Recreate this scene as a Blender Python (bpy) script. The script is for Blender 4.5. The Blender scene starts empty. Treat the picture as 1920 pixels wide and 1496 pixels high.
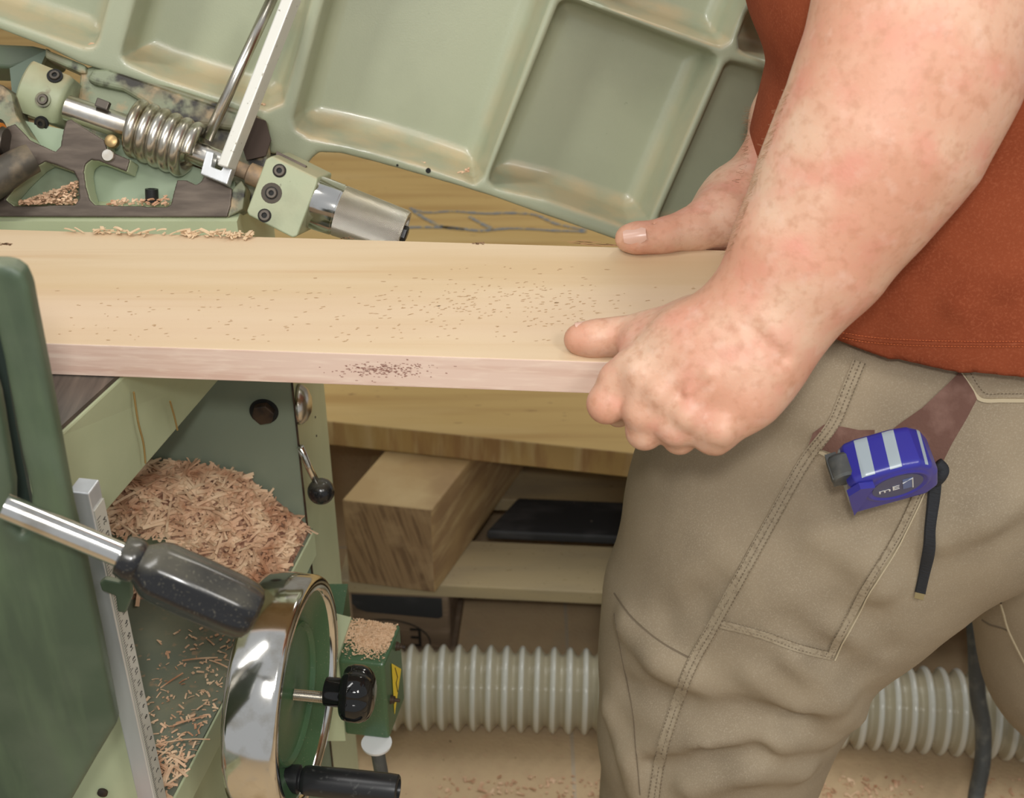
import bpy, bmesh, math, random
import numpy as np
from mathutils import Vector, Matrix
from mathutils.bvhtree import BVHTree
random.seed(7); np.random.seed(7)
scene = bpy.context.scene
# ------------------------------------------------------------------ camera
FPX = 2500.0
PITCH = math.radians(33)
CAM = Vector((0, 0, 1.36))
cd = bpy.data.cameras.new('camera'); cam = bpy.data.objects.new('camera', cd)
scene.collection.objects.link(cam); scene.camera = cam
cam.location = CAM; cam.rotation_euler = (math.pi/2 - PITCH, 0, 0)
cd.sensor_width = 36; cd.lens = FPX*36/1920; cd.clip_start = .05
cd.dof.use_dof = True; cd.dof.focus_distance = .93; cd.dof.aperture_fstop = 13
# ------------------------------------------------------------------ world and light
w = bpy.data.worlds.new('world'); scene.world = w; w.use_nodes = True
bg = w.node_tree.nodes['Background']; bg.inputs[0].default_value = (.96, .98, 1, 1); bg.inputs[1].default_value = .48
def area(name, loc, target, size, energy, col=(1, 1, 1), size_y=None):
    d = bpy.data.lights.new(name, 'AREA'); d.energy = energy; d.color = col; d.size = size
    if size_y: d.shape = 'RECTANGLE'; d.size_y = size_y
    o = bpy.data.objects.new(name, d); scene.collection.objects.link(o)
    o.location = loc; o.rotation_euler = (Vector(target)-Vector(loc)).to_track_quat('-Z', 'Y').to_euler()
    return o
area('workshop_light', (-.10, -.80, 2.3), (.05, .85, .85), .4, 8, (1, .98, .94))
area('camera_flash', (.0, -.07, 1.50), (0, .9, .85), .05, 3.6, (1, .985, .96))
area('workshop_light', (.85, -.55, 2.3), (.10, .85, .85), .4, 11.5, (1, .975, .93))
area('ceiling_tube_light', (-.9, .25, 2.6), (.1, 1.1, .9), .25, 15, (1, .98, .94), 1.5)
area('ceiling_tube_light', (.9, 2.2, 2.7), (.3, 1.3, .4), .25, 16, (1, .96, .88), 1.5)
scene.view_settings.view_transform = 'Standard'; scene.view_settings.look = 'None'
scene.view_settings.exposure = -0.06; scene.view_settings.gamma = 1
# ------------------------------------------------------------------ pixel -> space
s_, c_ = math.sin(PITCH), math.cos(PITCH)
FW = Vector((0, c_, -s_)); UP = Vector((0, s_, c_)); RX = Vector((1, 0, 0))
def ray(px, py): return FW + RX*((px-960)/FPX) + UP*((748-py)/FPX)
def W(px, py, t): return CAM + ray(px, py)*t
def WZ(px, py, z):
    d = ray(px, py); return CAM + d*((z-CAM.z)/d.z)
def WY(px, py, y):
    d = ray(px, py); return CAM + d*(y/d.y)
def WX(px, py, x):
    d = ray(px, py); return CAM + d*(x/d.x)
def WP(px, py, p0, n):
    d = ray(px, py); return CAM + d*((p0-CAM).dot(n)/d.dot(n))
def cv(x, y, z): return RX*x + UP*y - FW*z     # right, up, towards the viewer
# ------------------------------------------------------------------ objects
ORG = {}
col = scene.collection
def tag(o, label, cat, group=None, kind=None):
    if label: o['label'] = label
    if cat: o['category'] = cat
    if group: o['group'] = group
    if kind: o['kind'] = kind
    return o
def thing(name, label, cat, loc, group=None):
    o = bpy.data.objects.new(name, None); col.objects.link(o); o.location = loc
    o.empty_display_size = .05
    ORG[o.name] = Vector(loc); return tag(o, label, cat, group)
def obj(name, vf, mats, parent=None, smooth=False, label=None, mi=None, origin=None):
    v, f = vf[0], vf[1]
    if len(vf) > 2 and mi is None: mi = vf[2]
    v = np.array([tuple(p) for p in v], dtype=float) if not isinstance(v, np.ndarray) else v
    if parent: L = ORG[parent.name]
    elif origin is not None: L = Vector(origin)
    else: L = Vector(((v[:, 0].min()+v[:, 0].max())/2, (v[:, 1].min()+v[:, 1].max())/2, v[:, 2].min()))
    v = v - np.array(L)
    me = bpy.data.meshes.new(name)
    me.from_pydata(v.tolist(), [], f.tolist() if isinstance(f, np.ndarray) else [list(q) for q in f])
    if not isinstance(mats, (list, tuple)): mats = [mats]
    for m in mats: me.materials.append(m)
    if mi is not None: me.polygons.foreach_set('material_index', list(mi))
    bm = bmesh.new(); bm.from_mesh(me); bmesh.ops.recalc_face_normals(bm, faces=bm.faces); bm.to_mesh(me); bm.free()
    if smooth:
        me.polygons.foreach_set('use_smooth', [True]*len(me.polygons))
        if smooth != True:
            try: me.set_sharp_from_angle(angle=math.radians(smooth))
            except Exception: pass
    o = bpy.data.objects.new(name, me); col.objects.link(o)
    if parent: o.parent = parent
    else: o.location = L
    ORG[o.name] = L
    if label: o['label'] = label
    return o
def bevel(o, wd=.001, seg=2):
    m = o.modifiers.new('bevel', 'BEVEL'); m.width = wd; m.segments = seg; m.limit_method = 'ANGLE'; m.angle_limit = math.radians(35)
    return o
def join(*parts):
    V, F, I = [], [], []; k = 0
    for p in parts:
        v, f = p[0], p[1]; v = [tuple(q) for q in v]
        V += v; F += [[i+k for i in q] for q in f]
        I += list(p[2]) if len(p) > 2 else [0]*len(f)
        k += len(v)
    return V, F, I
def mi(vf, i): return vf[0], vf[1], [i]*len(vf[1])
def prism(poly, vec):
    n = len(poly); vec = Vector(vec); poly = [Vector(p) for p in poly]
    V = poly + [p+vec for p in poly]
    F = [list(range(n)), [n+i for i in range(n)][::-1]] + [[i, (i+1) % n, n+(i+1) % n, n+i] for i in range(n)]
    return V, F
def box(x0, x1, y0, y1, z0, z1):
    return prism([(x0, y0, z0), (x1, y0, z0), (x1, y1, z0), (x0, y1, z0)], (0, 0, z1-z0))
def obox(c, ax, ay, az, hx, hy, hz):
    c = Vector(c); P = [c+ax*(sx*hx)+ay*(sy*hy)-az*hz for sx, sy in ((-1, -1), (1, -1), (1, 1), (-1, 1))]
    return prism(P, az*(2*hz))
def perp(a):
    a = a.normalized(); u = a.cross(Vector((0, 0, 1)))
    if u.length < 1e-3: u = a.cross(Vector((0, 1, 0)))
    u.normalize(); return u, a.cross(u).normalized()
def lathe(o, ax, prof, n=40, closed=False, frame=None, rfun=None, cap0=True):
    o = Vector(o); ax = Vector(ax).normalized(); u, v = frame or perp(ax)
    V, F = [], []; m = len(prof)
    for s, r in prof:
        for k in range(n):
            a = 2*math.pi*k/n; rr = r*(rfun(a, s) if rfun else 1)
            V.append(o+ax*s+u*(math.cos(a)*rr)+v*(math.sin(a)*rr))
    for i in range(m-1 if not closed else m):
        j = (i+1) % m
        for k in range(n): k2 = (k+1) % n; F.append([i*n+k, i*n+k2, j*n+k2, j*n+k])
    if not closed:
        if cap0 and prof[0][1] > 1e-6: F.append(list(range(n))[::-1])
        if prof[-1][1] > 1e-6: F.append([(m-1)*n+k for k in range(n)])
    return V, F
def spline(pts, n=8):
    pts = [Vector(p) for p in pts]; out = []
    for i in range(len(pts)-1):
        p0 = pts[max(i-1, 0)]; p1 = pts[i]; p2 = pts[i+1]; p3 = pts[min(i+2, len(pts)-1)]
        for k in range(n):
            t = k/n
            out.append(.5*((2*p1)+(p2-p0)*t+(2*p0-5*p1+4*p2-p3)*t*t+(3*p1-p0-3*p2+p3)*t**3))
    out.append(pts[-1]); return out
def tube(path, r, n=12):
    V, F = [], []; path = [Vector(p) for p in path]; m = len(path)
    rr = r if callable(r) else (lambda i: r)
    T = [(path[min(i+1, m-1)]-path[max(i-1, 0)]).normalized() for i in range(m)]
    u, v = perp(T[0])
    for i, p in enumerate(path):
        u = (u - T[i]*u.dot(T[i])).normalized(); v = T[i].cross(u)
        for k in range(n):
            a = 2*math.pi*k/n; V.append(p+(u*math.cos(a)+v*math.sin(a))*rr(i))
    for i in range(m-1):
        for k in range(n): k2 = (k+1) % n; F.append([i*n+k, i*n+k2, (i+1)*n+k2, (i+1)*n+k])
    F.append(list(range(n))[::-1]); F.append([(m-1)*n+k for k in range(n)])
    return V, F
# ------------------------------------------------------------------ signed distance modelling
def grid(lo, hi, h):
    ax = [np.arange(lo[i], hi[i]+h, h, dtype=np.float32) for i in range(3)]
    return ax, np.meshgrid(*ax, indexing='ij', sparse=True)
def cap(G, a, ra, b, rb):
    a = np.array(a, dtype=np.float32); b = np.array(b, dtype=np.float32); ab = b-a; L = float(ab@ab)+1e-12
    X, Y, Z = G[0]-a[0], G[1]-a[1], G[2]-a[2]
    t = np.clip((X*ab[0]+Y*ab[1]+Z*ab[2])/L, 0, 1)
    return np.sqrt((X-t*ab[0])**2+(Y-t*ab[1])**2+(Z-t*ab[2])**2) - (ra+(rb-ra)*t)
def ell(G, c, r):
    k = np.sqrt(((G[0]-c[0])/r[0])**2+((G[1]-c[1])/r[1])**2+((G[2]-c[2])/r[2])**2)
    return (k-1)*min(r)*1.0
def smin(a, b, k):
    h = np.clip(.5+.5*(b-a)/k, 0, 1); return b*(1-h)+a*h-k*h*(1-h)
def smax(a, b, k): return -smin(-a, -b, k)
def poly_sd(X, Y, P):
    P = np.array(P, dtype=np.float32); n = len(P); d = np.full(np.broadcast(X, Y).shape, 1e9, dtype=np.float32)
    s = np.ones_like(d)
    for i in range(n):
        a, b = P[i], P[(i+1) % n]; e = b-a; wx, wy = X-a[0], Y-a[1]
        t = np.clip((wx*e[0]+wy*e[1])/(e@e+1e-12), 0, 1)
        d = np.minimum(d, (wx-e[0]*t)**2+(wy-e[1]*t)**2)
        c1 = Y >= a[1]; c2 = Y < b[1]; c3 = e[0]*wy > e[1]*wx
        flip = (c1 & c2 & c3) | (~c1 & ~c2 & ~c3); s = np.where(flip, -s, s)
    return s*np.sqrt(d)
def nets(ax, f):
    f = np.ascontiguousarray(f, dtype=np.float32); ins = f < 0; nx, ny, nz = f.shape
    cx = (nx-1, ny-1, nz-1); S = np.zeros(cx+(3,), np.float32); N = np.zeros(cx, np.float32)
    cnt = np.zeros(cx, np.int8)
    sl = lambda d, n: slice(d, n-1+d)
    for dx in (0, 1):
        for dy in (0, 1):
            for dz in (0, 1): cnt += ins[sl(dx, nx), sl(dy, ny), sl(dz, nz)]
    act = (cnt > 0) & (cnt < 8); idx = np.argwhere(act); ii = -np.ones(cx, np.int64); ii[act] = np.arange(len(idx))
    C = {}
    I, J, K = idx[:, 0], idx[:, 1], idx[:, 2]
    for dx in (0, 1):
        for dy in (0, 1):
            for dz in (0, 1): C[dx, dy, dz] = f[I+dx, J+dy, K+dz]
    acc = np.zeros((len(idx), 3)); num = np.zeros(len(idx))
    for a in range(3):
        for p in (0, 1):
            for q in (0, 1):
                k0 = [0, 0, 0]; k0[(a+1) % 3] = p; k0[(a+2) % 3] = q; k1 = list(k0); k1[a] = 1
                v0, v1 = C[tuple(k0)], C[tuple(k1)]; m = (v0 < 0) != (v1 < 0)
                t = np.where(m, v0/np.where(m, v0-v1, 1), 0)
                pt = np.array(k0, float)[None]+np.zeros((len(idx), 3)); pt[:, a] += t
                acc += pt*m[:, None]; num += m
    loc = idx+acc/num[:, None]
    V = np.stack([ax[i][0]+loc[:, i]*(ax[i][1]-ax[i][0]) for i in range(3)], 1)
    F = []
    for a in range(3):
        b, c = (a+1) % 3, (a+2) % 3
        s0 = [slice(None)]*3; s1 = [slice(None)]*3; s0[a] = slice(0, -1); s1[a] = slice(1, None)
        ch = ins[tuple(s0)] != ins[tuple(s1)]; e = np.argwhere(ch)
        ok = (e[:, b] > 0) & (e[:, c] > 0) & (e[:, b] < cx[b]) & (e[:, c] < cx[c]); e = e[ok]
        qs = []
        for db, dc in ((0, 0), (1, 0), (1, 1), (0, 1)):
            g = e.copy(); g[:, b] -= db; g[:, c] -= dc; qs.append(ii[g[:, 0], g[:, 1], g[:, 2]])
        q = np.stack(qs, 1); fl = ins[tuple(s0)][e[:, 0], e[:, 1], e[:, 2]]
        q[~fl] = q[~fl][:, ::-1]; F.append(q[(q >= 0).all(1)])
    return V, np.concatenate(F)
def sdf_extrude(name, plus, minus, o, ex, ey, ez, depth, h, mat, parent, rnd=.0008, draft=0, label=None):
    """2D outlines in the (ex, ey) frame extruded from 0 to -depth along ez"""
    A = np.array(plus[0]); lo = A.min(0)-3*h; hi = A.max(0)+3*h
    ax, G = grid((lo[0], lo[1], -depth-3*h), (hi[0], hi[1], 3*h), h)
    d = poly_sd(G[0][:, :, 0], G[1][:, :, 0], plus[0])
    for m in minus: d = np.maximum(d, -poly_sd(G[0][:, :, 0], G[1][:, :, 0], m))
    f = smax(d[:, :, None]+rnd*0, np.maximum(G[2], -depth-G[2])+0*d[:, :, None], rnd)
    V, F = nets(ax, f)
    B = np.array([tuple(ex), tuple(ey), tuple(ez)])
    return obj(name, (V@B+np.array(o), F), mat, parent, smooth=True, label=label)
# ------------------------------------------------------------------ materials
def mat(name, base, rough=.5, metal=0, layers=(), bump=None, sss=0, coat=0, dust=None, spec=None, vec='Object', rot=None, sheen=0):
    m = bpy.data.materials.new(name); m.use_nodes = True; nt = m.node_tree; N = nt.nodes; L = nt.links
    p = N['Principled BSDF']; p.inputs['Base Color'].default_value = (*base, 1); p.inputs['Roughness'].default_value = rough
    p.inputs['Metallic'].default_value = metal
    if sss:
        p.inputs['Subsurface Weight'].default_value = sss; p.inputs['Subsurface Radius'].default_value = (1, .35, .2); p.inputs['Subsurface Scale'].default_value = .004
    if coat: p.inputs['Coat Weight'].default_value = coat; p.inputs['Coat Roughness'].default_value = .15
    if spec is not None: p.inputs['Specular IOR Level'].default_value = spec
    if sheen: p.inputs['Sheen Weight'].default_value = sheen
    tc = N.new('ShaderNodeTexCoord'); src = tc.outputs[vec]
    if rot:
        mp = N.new('ShaderNodeMapping'); mp.inputs['Rotation'].default_value = rot; L.new(src, mp.inputs[0]); src = mp.outputs[0]
    cur = None
    def mixc(fac, c2):
        nonlocal cur
        mx = N.new('ShaderNodeMix'); mx.data_type = 'RGBA'
        if cur is None: mx.inputs['A'].default_value = (*base, 1)
        else: L.new(cur, mx.inputs['A'])
        mx.inputs['B'].default_value = (*c2, 1); L.new(fac, mx.inputs['Factor']); cur = mx.outputs['Result']
    for ly in layers:
        c2, sc, lo, hi = ly[:4]; kind = ly[4] if len(ly) > 4 else 'n'; mx_ = ly[5] if len(ly) > 5 else 1.0
        mp = N.new('ShaderNodeMapping'); mp.inputs['Scale'].default_value = sc if isinstance(sc, tuple) else (sc, sc, sc); L.new(src, mp.inputs[0])
        if kind == 'n':
            t = N.new('ShaderNodeTexNoise'); t.inputs['Scale'].default_value = 1; t.inputs['Detail'].default_value = 5; out = t.outputs['Fac']
        else:
            t = N.new('ShaderNodeTexVoronoi'); t.inputs['Scale'].default_value = 1; out = t.outputs['Distance']
        L.new(mp.outputs[0], t.inputs['Vector'])
        r = N.new('ShaderNodeMapRange'); r.inputs[1].default_value = lo; r.inputs[2].default_value = hi; r.inputs[4].default_value = mx_; L.new(out, r.inputs[0])
        mixc(r.outputs[0], c2)
    if dust:
        dc, lo, hi, amt = dust
        g = N.new('ShaderNodeNewGeometry'); sx = N.new('ShaderNodeSeparateXYZ'); L.new(g.outputs['Normal'], sx.inputs[0])
        r = N.new('ShaderNodeMapRange'); r.inputs[1].default_value = lo; r.inputs[2].default_value = hi; r.inputs[4].default_value = amt; L.new(sx.outputs[2], r.inputs[0])
        t = N.new('ShaderNodeTexNoise'); t.inputs['Scale'].default_value = 30; t.inputs['Detail'].default_value = 6; L.new(src, t.inputs['Vector'])
        r2 = N.new('ShaderNodeMapRange'); r2.inputs[1].default_value = .3; r2.inputs[2].default_value = .6; L.new(t.outputs['Fac'], r2.inputs[0])
        mu = N.new('ShaderNodeMath'); mu.operation = 'MULTIPLY'; L.new(r.outputs[0], mu.inputs[0]); L.new(r2.outputs[0], mu.inputs[1]); mixc(mu.outputs[0], dc)
    if cur is not None: L.new(cur, p.inputs['Base Color'])
    if bump:
        prev = None
        for sc, st, di in bump:
            mp = N.new('ShaderNodeMapping'); mp.inputs['Scale'].default_value = sc if isinstance(sc, tuple) else (sc, sc, sc); L.new(src, mp.inputs[0])
            t = N.new('ShaderNodeTexNoise'); t.inputs['Scale'].default_value = 1; t.inputs['Detail'].default_value = 3; L.new(mp.outputs[0], t.inputs['Vector'])
            b = N.new('ShaderNodeBump'); b.inputs['Strength'].default_value = st; b.inputs['Distance'].default_value = di; L.new(t.outputs['Fac'], b.inputs['Height'])
            if prev: L.new(prev, b.inputs['Normal'])
            prev = b.outputs['Normal']
        L.new(prev, p.inputs['Normal'])
    return m
TAN = (.62, .45, .26)
LG = (.50, .55, .35); DG = (.050, .074, .044)
M = {}
M['lgreen'] = mat('light_green_paint', LG, .38, layers=[((.45, .50, .31), 14, .4, .7)], bump=[(900, .12, .0004)])
M['table'] = mat('dusty_green_casting', (.405, .435, .30), .36, layers=[((.335, .36, .25), 9, .42, .72), ((.22, .24, .16), 130, .72, .80)], bump=[(700, .25, .0005)], dust=((.56, .45, .27), .24, .6, .85), coat=.25)
M['dirtygreen'] = mat('oily_green_paint', (.24, .27, .17), .5, layers=[((.17, .12, .065), 22, .42, .62, 'n', .8), ((.03, .025, .018), 48, .53, .64), ((.40, .29, .16), 70, .56, .72)], bump=[(400, .3, .0006)])
M['dgreen'] = mat('dark_green_paint', DG, .5, layers=[((.105, .13, .085), 12, .45, .75), ((.09, .13, .07), (60, 60, 8), .5, .8)], bump=[(900, .15, .0003)], dust=((.30, .30, .20), .5, .95, .5))
M['dgreen2'] = mat('gloss_dark_green_paint', (.055, .115, .052), .3, layers=[((.30, .28, .18), 900, .66, .72)], bump=[(900, .1, .0003)])
M['tgreen'] = mat('grey_green_table_paint', (.155, .175, .13), .5, layers=[((.36, .24, .15), 120, .60, .70), ((.22, .22, .15), 20, .45, .75)], bump=[(500, .2, .0004)])
M['iron'] = mat('bare_dark_iron', (.085, .065, .05), .5, .5, layers=[((.14, .11, .085), (30, 30, 200), .4, .7)], bump=[(300, .2, .0003)])
M['bed'] = mat('machined_iron', (.12, .105, .09), .33, .55, layers=[((.20, .17, .14), (160, 12, 12), .4, .7)], bump=[((600, 20, 20), .15, .0003)])
M['steel'] = mat('worn_steel', (.66, .63, .57), .27, 1, layers=[((.40, .30, .18), 30, .5, .75)], bump=[(250, .1, .0003)])
M['spring'] = mat('spring_steel', (.56, .53, .46), .27, .95, layers=[((.36, .30, .19), 50, .48, .75)])
M['chrome'] = mat('chrome', (.74, .73, .70), .12, 1, layers=[((.50, .46, .38), 60, .5, .8)], bump=[(1200, .04, .0002)])
M['alu'] = mat('aluminium', (.70, .72, .74), .35, .6, layers=[((.45, .45, .43), (20, 20, 3), .4, .7)])
M['paintbar'] = mat('matt_silver_bar', (.62, .61, .55), .42, .35, layers=[((.3, .28, .22), 260, .66, .72)])
M['scale'] = mat('scale_face', (.52, .50, .43), .4, .2)
M['black'] = mat('black_plastic', (.012, .012, .013), .2, layers=[((.30, .27, .19), 700, .60, .80, 'n', .4)], dust=((.26, .235, .165), .5, 1.0, .3))
M['blackgloss'] = mat('glossy_black_plastic', (.008, .008, .008), .07)
M['blackmatt'] = mat('matt_black_plastic', (.014, .014, .015), .32, layers=[((.2, .2, .18), 200, .62, .8, 'n', .4)])
M['screw'] = mat('dark_screw_steel', (.10, .085, .07), .4, .8)
M['hole'] = mat('deep_black', (.006, .006, .005), .7)
M['rust'] = mat('rusty_bolt', (.075, .045, .025), .55, .3, layers=[((.03, .02, .015), 80, .4, .6)])
M['brass'] = mat('brassy_bolt', (.42, .29, .13), .4, .8)
M['orange'] = mat('orange_ring', (.8, .25, .03), .5)
M['rubber'] = mat('grey_rubber', (.065, .07, .068), .5, layers=[((.15, .15, .13), 60, .5, .75)])
M['white'] = mat('white_plastic', (.75, .76, .76), .4)
M['yellow'] = mat('yellow_sticker', (.85, .62, .03), .45)
def mboard():
    m = mat('planed_beech', (.58, .42, .245), .45, layers=[
        ((.64, .49, .32), (2.2, 26, 30), .42, .62), ((.52, .335, .18), (3, 90, 60), .58, .76, 'n', .6),
        ((.63, .46, .33), (1.4, 9, 4), .5, .7, 'n', .6),
        ((.48, .31, .16), (260, 800, 300), .14, .08, 'v', .35)],
        bump=[((60, 700, 300), .05, .0003)])
    return m
M['beech'] = mboard()
M['beech_edge'] = mat('sawn_beech_edge', (.70, .52, .42), .6, layers=[((.60, .40, .31), (5, 30, 160), .45, .7), ((.78, .62, .50), (40, 40, 300), .5, .8)], bump=[((80, 300, 900), .1, .0003)])
M['yellowwood'] = mat('yellow_plank_wood', (.56, .37, .13), .55, layers=[((.46, .28, .09), (2, 28, 30), .45, .65), ((.64, .46, .20), (1.5, 10, 20), .5, .7), ((.30, .17, .06), (40, 160, 60), .68, .74)], bump=[((20, 300, 300), .1, .0004)])
M['plankedge'] = mat('rough_plank_edge', (.50, .33, .13), .7, layers=[((.38, .22, .09), (30, 4, 6), .45, .6), ((.60, .44, .22), (60, 30, 8), .5, .75)], bump=[((40, 40, 400), .2, .0006)])
M['oak'] = mat('weathered_beam', (.46, .31, .14), .65, layers=[((.31, .19, .09), (6, 6, 14), .45, .65), ((.55, .40, .20), (12, 12, 60), .5, .75)], bump=[((60, 60, 600), .25, .0006)], rot=(0, 0, math.radians(23)))
M['endgrain'] = mat('beam_end_grain', (.31, .20, .105), .75, layers=[((.19, .115, .06), (260, 30, 14), .46, .62), ((.42, .29, .16), (20, 20, 20), .5, .7)], bump=[((300, 30, 20), .3, .0006)], rot=(0, .25, 0))
M['pallet'] = mat('grey_pallet_wood', (.50, .40, .23), .7, layers=[((.38, .31, .20), (4, 18, 20), .45, .65), ((.28, .20, .10), (120, 260, 100), .66, .74)], bump=[((20, 200, 200), .2, .0005)])
M['palletblock'] = mat('weathered_block', (.22, .155, .10), .8, layers=[((.13, .09, .06), (4, 30, 40), .45, .65), ((.30, .22, .15), (10, 40, 60), .52, .7)], bump=[((20, 200, 300), .3, .0006)])
M['blackwood'] = mat('black_board', (.030, .032, .036), .6, layers=[((.09, .09, .095), (12, 30, 30), .48, .75), ((.35, .3, .25), 90, .72, .76)])
M['ink'] = mat('branded_black', (.012, .010, .008), .8)
M['pencil'] = mat('blue_grey_chalk', (.22, .24, .25), .8, layers=[((.50, .36, .15), 140, .5, .6)])
M['chip'] = mat('fresh_shavings', (.68, .42, .26), .7, layers=[((.80, .58, .38), 60, .4, .6), ((.44, .21, .11), 35, .47, .66)])
M['chipdust'] = mat('packed_shavings', (.42, .24, .15), .9, layers=[((.22, .10, .06), 220, .45, .6), ((.68, .46, .30), 160, .55, .7)], bump=[(260, .9, .004)])
M['sawdust'] = mat('sawdust', (.72, .50, .32), .9, layers=[((.60, .38, .22), 300, .45, .65)], bump=[(500, .8, .001)])
M['hosecrest'] = mat('hose_rib_highlight', (.60, .60, .53), .18, coat=.6)  # pale tone puts the highlight along each hose rib into the colour
M['panel'] = mat('grey_green_panel', (.225, .265, .195), .45, layers=[((.19, .225, .165), 10, .45, .7)], bump=[(900, .12, .0003)])
M['hose'] = mat('ribbed_hose_plastic', (.47, .43, .31), .2, layers=[((.40, .36, .25), 12, .45, .75)], coat=.7)
M['skin'] = mat('freckled_skin', (.59, .30, .195), .5, layers=[((.66, .43, .30), 15, .42, .64), ((.62, .235, .17), 34, .48, .70, 'n', .6), ((.44, .20, .11), 170, .50, .70, 'n', .42), ((.46, .22, .12), 75, .62, .76, 'n', .5), ((.72, .50, .40), 90, .56, .8, 'n', .4)], sss=.16, bump=[(420, .22, .0007), (1500, .15, .0002)])
M['nail'] = mat('finger_nail', (.64, .40, .31), .3)
M['shirt'] = mat('rust_red_jersey', (.285, .066, .026), .95, layers=[((.225, .047, .018), 18, .42, .65), ((.36, .10, .045), 600, .5, .8)], bump=[(1400, .35, .0005), (7, .4, .012)], spec=.2)
M['khaki'] = mat('khaki_canvas', (.33, .265, .18), .9, layers=[((.275, .22, .15), 14, .42, .68), ((.41, .345, .25), (900, 900, 900), .5, .8)], bump=[(1600, .3, .0004), (11, .14, .007)], spec=.2)
M['seam'] = mat('khaki_seam', (.345, .28, .19), .9, layers=[((.26, .205, .135), (300, 300, 300), .5, .66)], bump=[(500, .6, .0008)])
M['thread'] = mat('dark_seam_line', (.17, .13, .085), .9)
M['lthread'] = mat('light_stitching', (.50, .42, .28), .9)
M['othread'] = mat('orange_stitching', (.50, .12, .035), .9)
M['brown'] = mat('brown_pocket_lining', (.15, .075, .055), .95, layers=[((.23, .13, .10), 60, .45, .7)], bump=[(500, .5, .001)])
M['strap'] = mat('black_woven_strap', (.018, .020, .024), .8, bump=[((200, 200, 900), .6, .001)])
# ================================================================== setting
def floor_mat():
    m = mat('dusty_floor', (.34, .30, .25), .8, layers=[((.60, .44, .26), 3.0, .28, .42), ((.56, .40, .24), 40, .45, .75), ((.60, .40, .25), 130, .60, .70), ((.16, .10, .05), 150, .70, .74)], bump=[(180, .4, .002)])
    nt = m.node_tree; N = nt.nodes; L = nt.links; p = N['Principled BSDF']; src = p.inputs['Base Color'].links[0].from_socket
    b = N.new('ShaderNodeTexBrick'); b.offset = 0; b.inputs['Scale'].default_value = 1; b.inputs['Brick Width'].default_value = .31; b.inputs['Row Height'].default_value = .31
    b.inputs['Mortar Size'].default_value = .003; b.inputs['Mortar Smooth'].default_value = .3
    tc = N.new('ShaderNodeTexCoord'); mp = N.new('ShaderNodeMapping'); mp.inputs['Location'].default_value = (-.0805, -.109, 0)
    L.new(tc.outputs['Object'], mp.inputs[0]); L.new(mp.outputs[0], b.inputs[0])
    mx = N.new('ShaderNodeMix'); mx.data_type = 'RGBA'; L.new(src, mx.inputs['A']); mx.inputs['B'].default_value = (.52, .42, .30, 1)
    L.new(b.outputs['Fac'], mx.inputs['Factor']); L.new(mx.outputs['Result'], p.inputs['Base Color'])
    return m
tag(obj('floor', box(-4, 4, -1.5, 4.5, -.05, 0), floor_mat(), origin=(0, 0, 0)), 'tiled workshop floor under tan sawdust', None, kind='structure')
wall = mat('workshop_wall', (.55, .54, .50), .85, layers=[((.48, .47, .43), 3, .4, .7)])
tag(obj('wall_back', box(-4, 4, 4.5, 4.6, 0, 3), wall), None, None, kind='structure')
tag(obj('wall_left', box(-4.1, -4, -1.5, 4.6, 0, 3), wall), None, None, kind='structure')
# ================================================================== stacked timber behind
# pallet
pal = thing('pallet', 'grey wooden pallet on the floor behind the ribbed hose', 'pallet', (.1, 1.45, 0))
PA = Vector((math.cos(math.radians(-4)), math.sin(math.radians(-4)), 0)); PB = Vector((-PA.y, PA.x, 0))
def pbox(x0, x1, y0, y1, z0, z1, o=Vector((-.22, 1.41, 0))):
    P = [o+PA*x+PB*y+Vector((0, 0, z0)) for x, y in ((x0, y0), (x1, y0), (x1, y1), (x0, y1))]
    return prism(P, (0, 0, z1-z0))
for y0, y1, nm in ((0, .10, 0), (.20, .30, 0), (.53, .66, 0), (.8, .9, 0), (1.02, 1.145, 0)):
    bevel(obj('deck_board', pbox(-.02, 1.25, y0, y1, .122, .144), M['pallet'], pal), .002)
for x0 in (-.006, .5, 1.1):
    bevel(obj('stringer_board', pbox(x0, x0+.145, .1415, 1.14, .1, .1215), M['palletblock'], pal), .002)
    for y0 in (.0, .5, 1.0):
        blk = bevel(obj('block', pbox(x0, x0+.139, y0+.0, y0+.14, .022, .1215 if y0 == 0 else .0995), M['palletblock'], pal), .006, 3)
    bevel(obj('base_board', pbox(x0, x0+.145, 0, 1.14, 0, .0215), M['palletblock'], pal), .002)
# charred recess and brand on the front block
def text_mesh(s, size, o, ax, ay, ext=.0004, xs=1.0):
    cu = bpy.data.curves.new('t', 'FONT'); cu.body = s; cu.size = size; cu.extrude = ext; cu.align_x = 'CENTER'; cu.align_y = 'CENTER'
    to = bpy.data.objects.new('t', cu); col.objects.link(to)
    me = bpy.data.meshes.new_from_object(to.evaluated_get(bpy.context.evaluated_depsgraph_get()))
    az = Vector(ax).cross(Vector(ay)).normalized()
    V = [Vector(o)+Vector(ax)*(v.co.x*xs)+Vector(ay)*v.co.y+az*v.co.z for v in me.vertices]
    F = [list(p.vertices) for p in me.polygons]
    bpy.data.objects.remove(to); bpy.data.curves.remove(cu); bpy.data.meshes.remove(me)
    return V, F
BO = Vector((-.22, 1.41, 0))+PA*(-.006)
bz = Vector((0, 0, 1))
def on_block(x, z, d=.0008): return BO+PA*x-PB*d+bz*z
rec = [on_block(x, z, .001) for x, z in ((.002, .120), (.002, .104), (.009, .094), (.022, .089), (.123, .083), (.129, .087), (.129, .120))]
obj('charred_recess', prism(rec, PB*.0012), M['blackwood'], pal)
tx = obj('stamped_lettering', text_mesh('E U R', .05, on_block(.054, .047, .0006), -PA, -bz, .0003, .78), M['ink'], pal)
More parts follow.
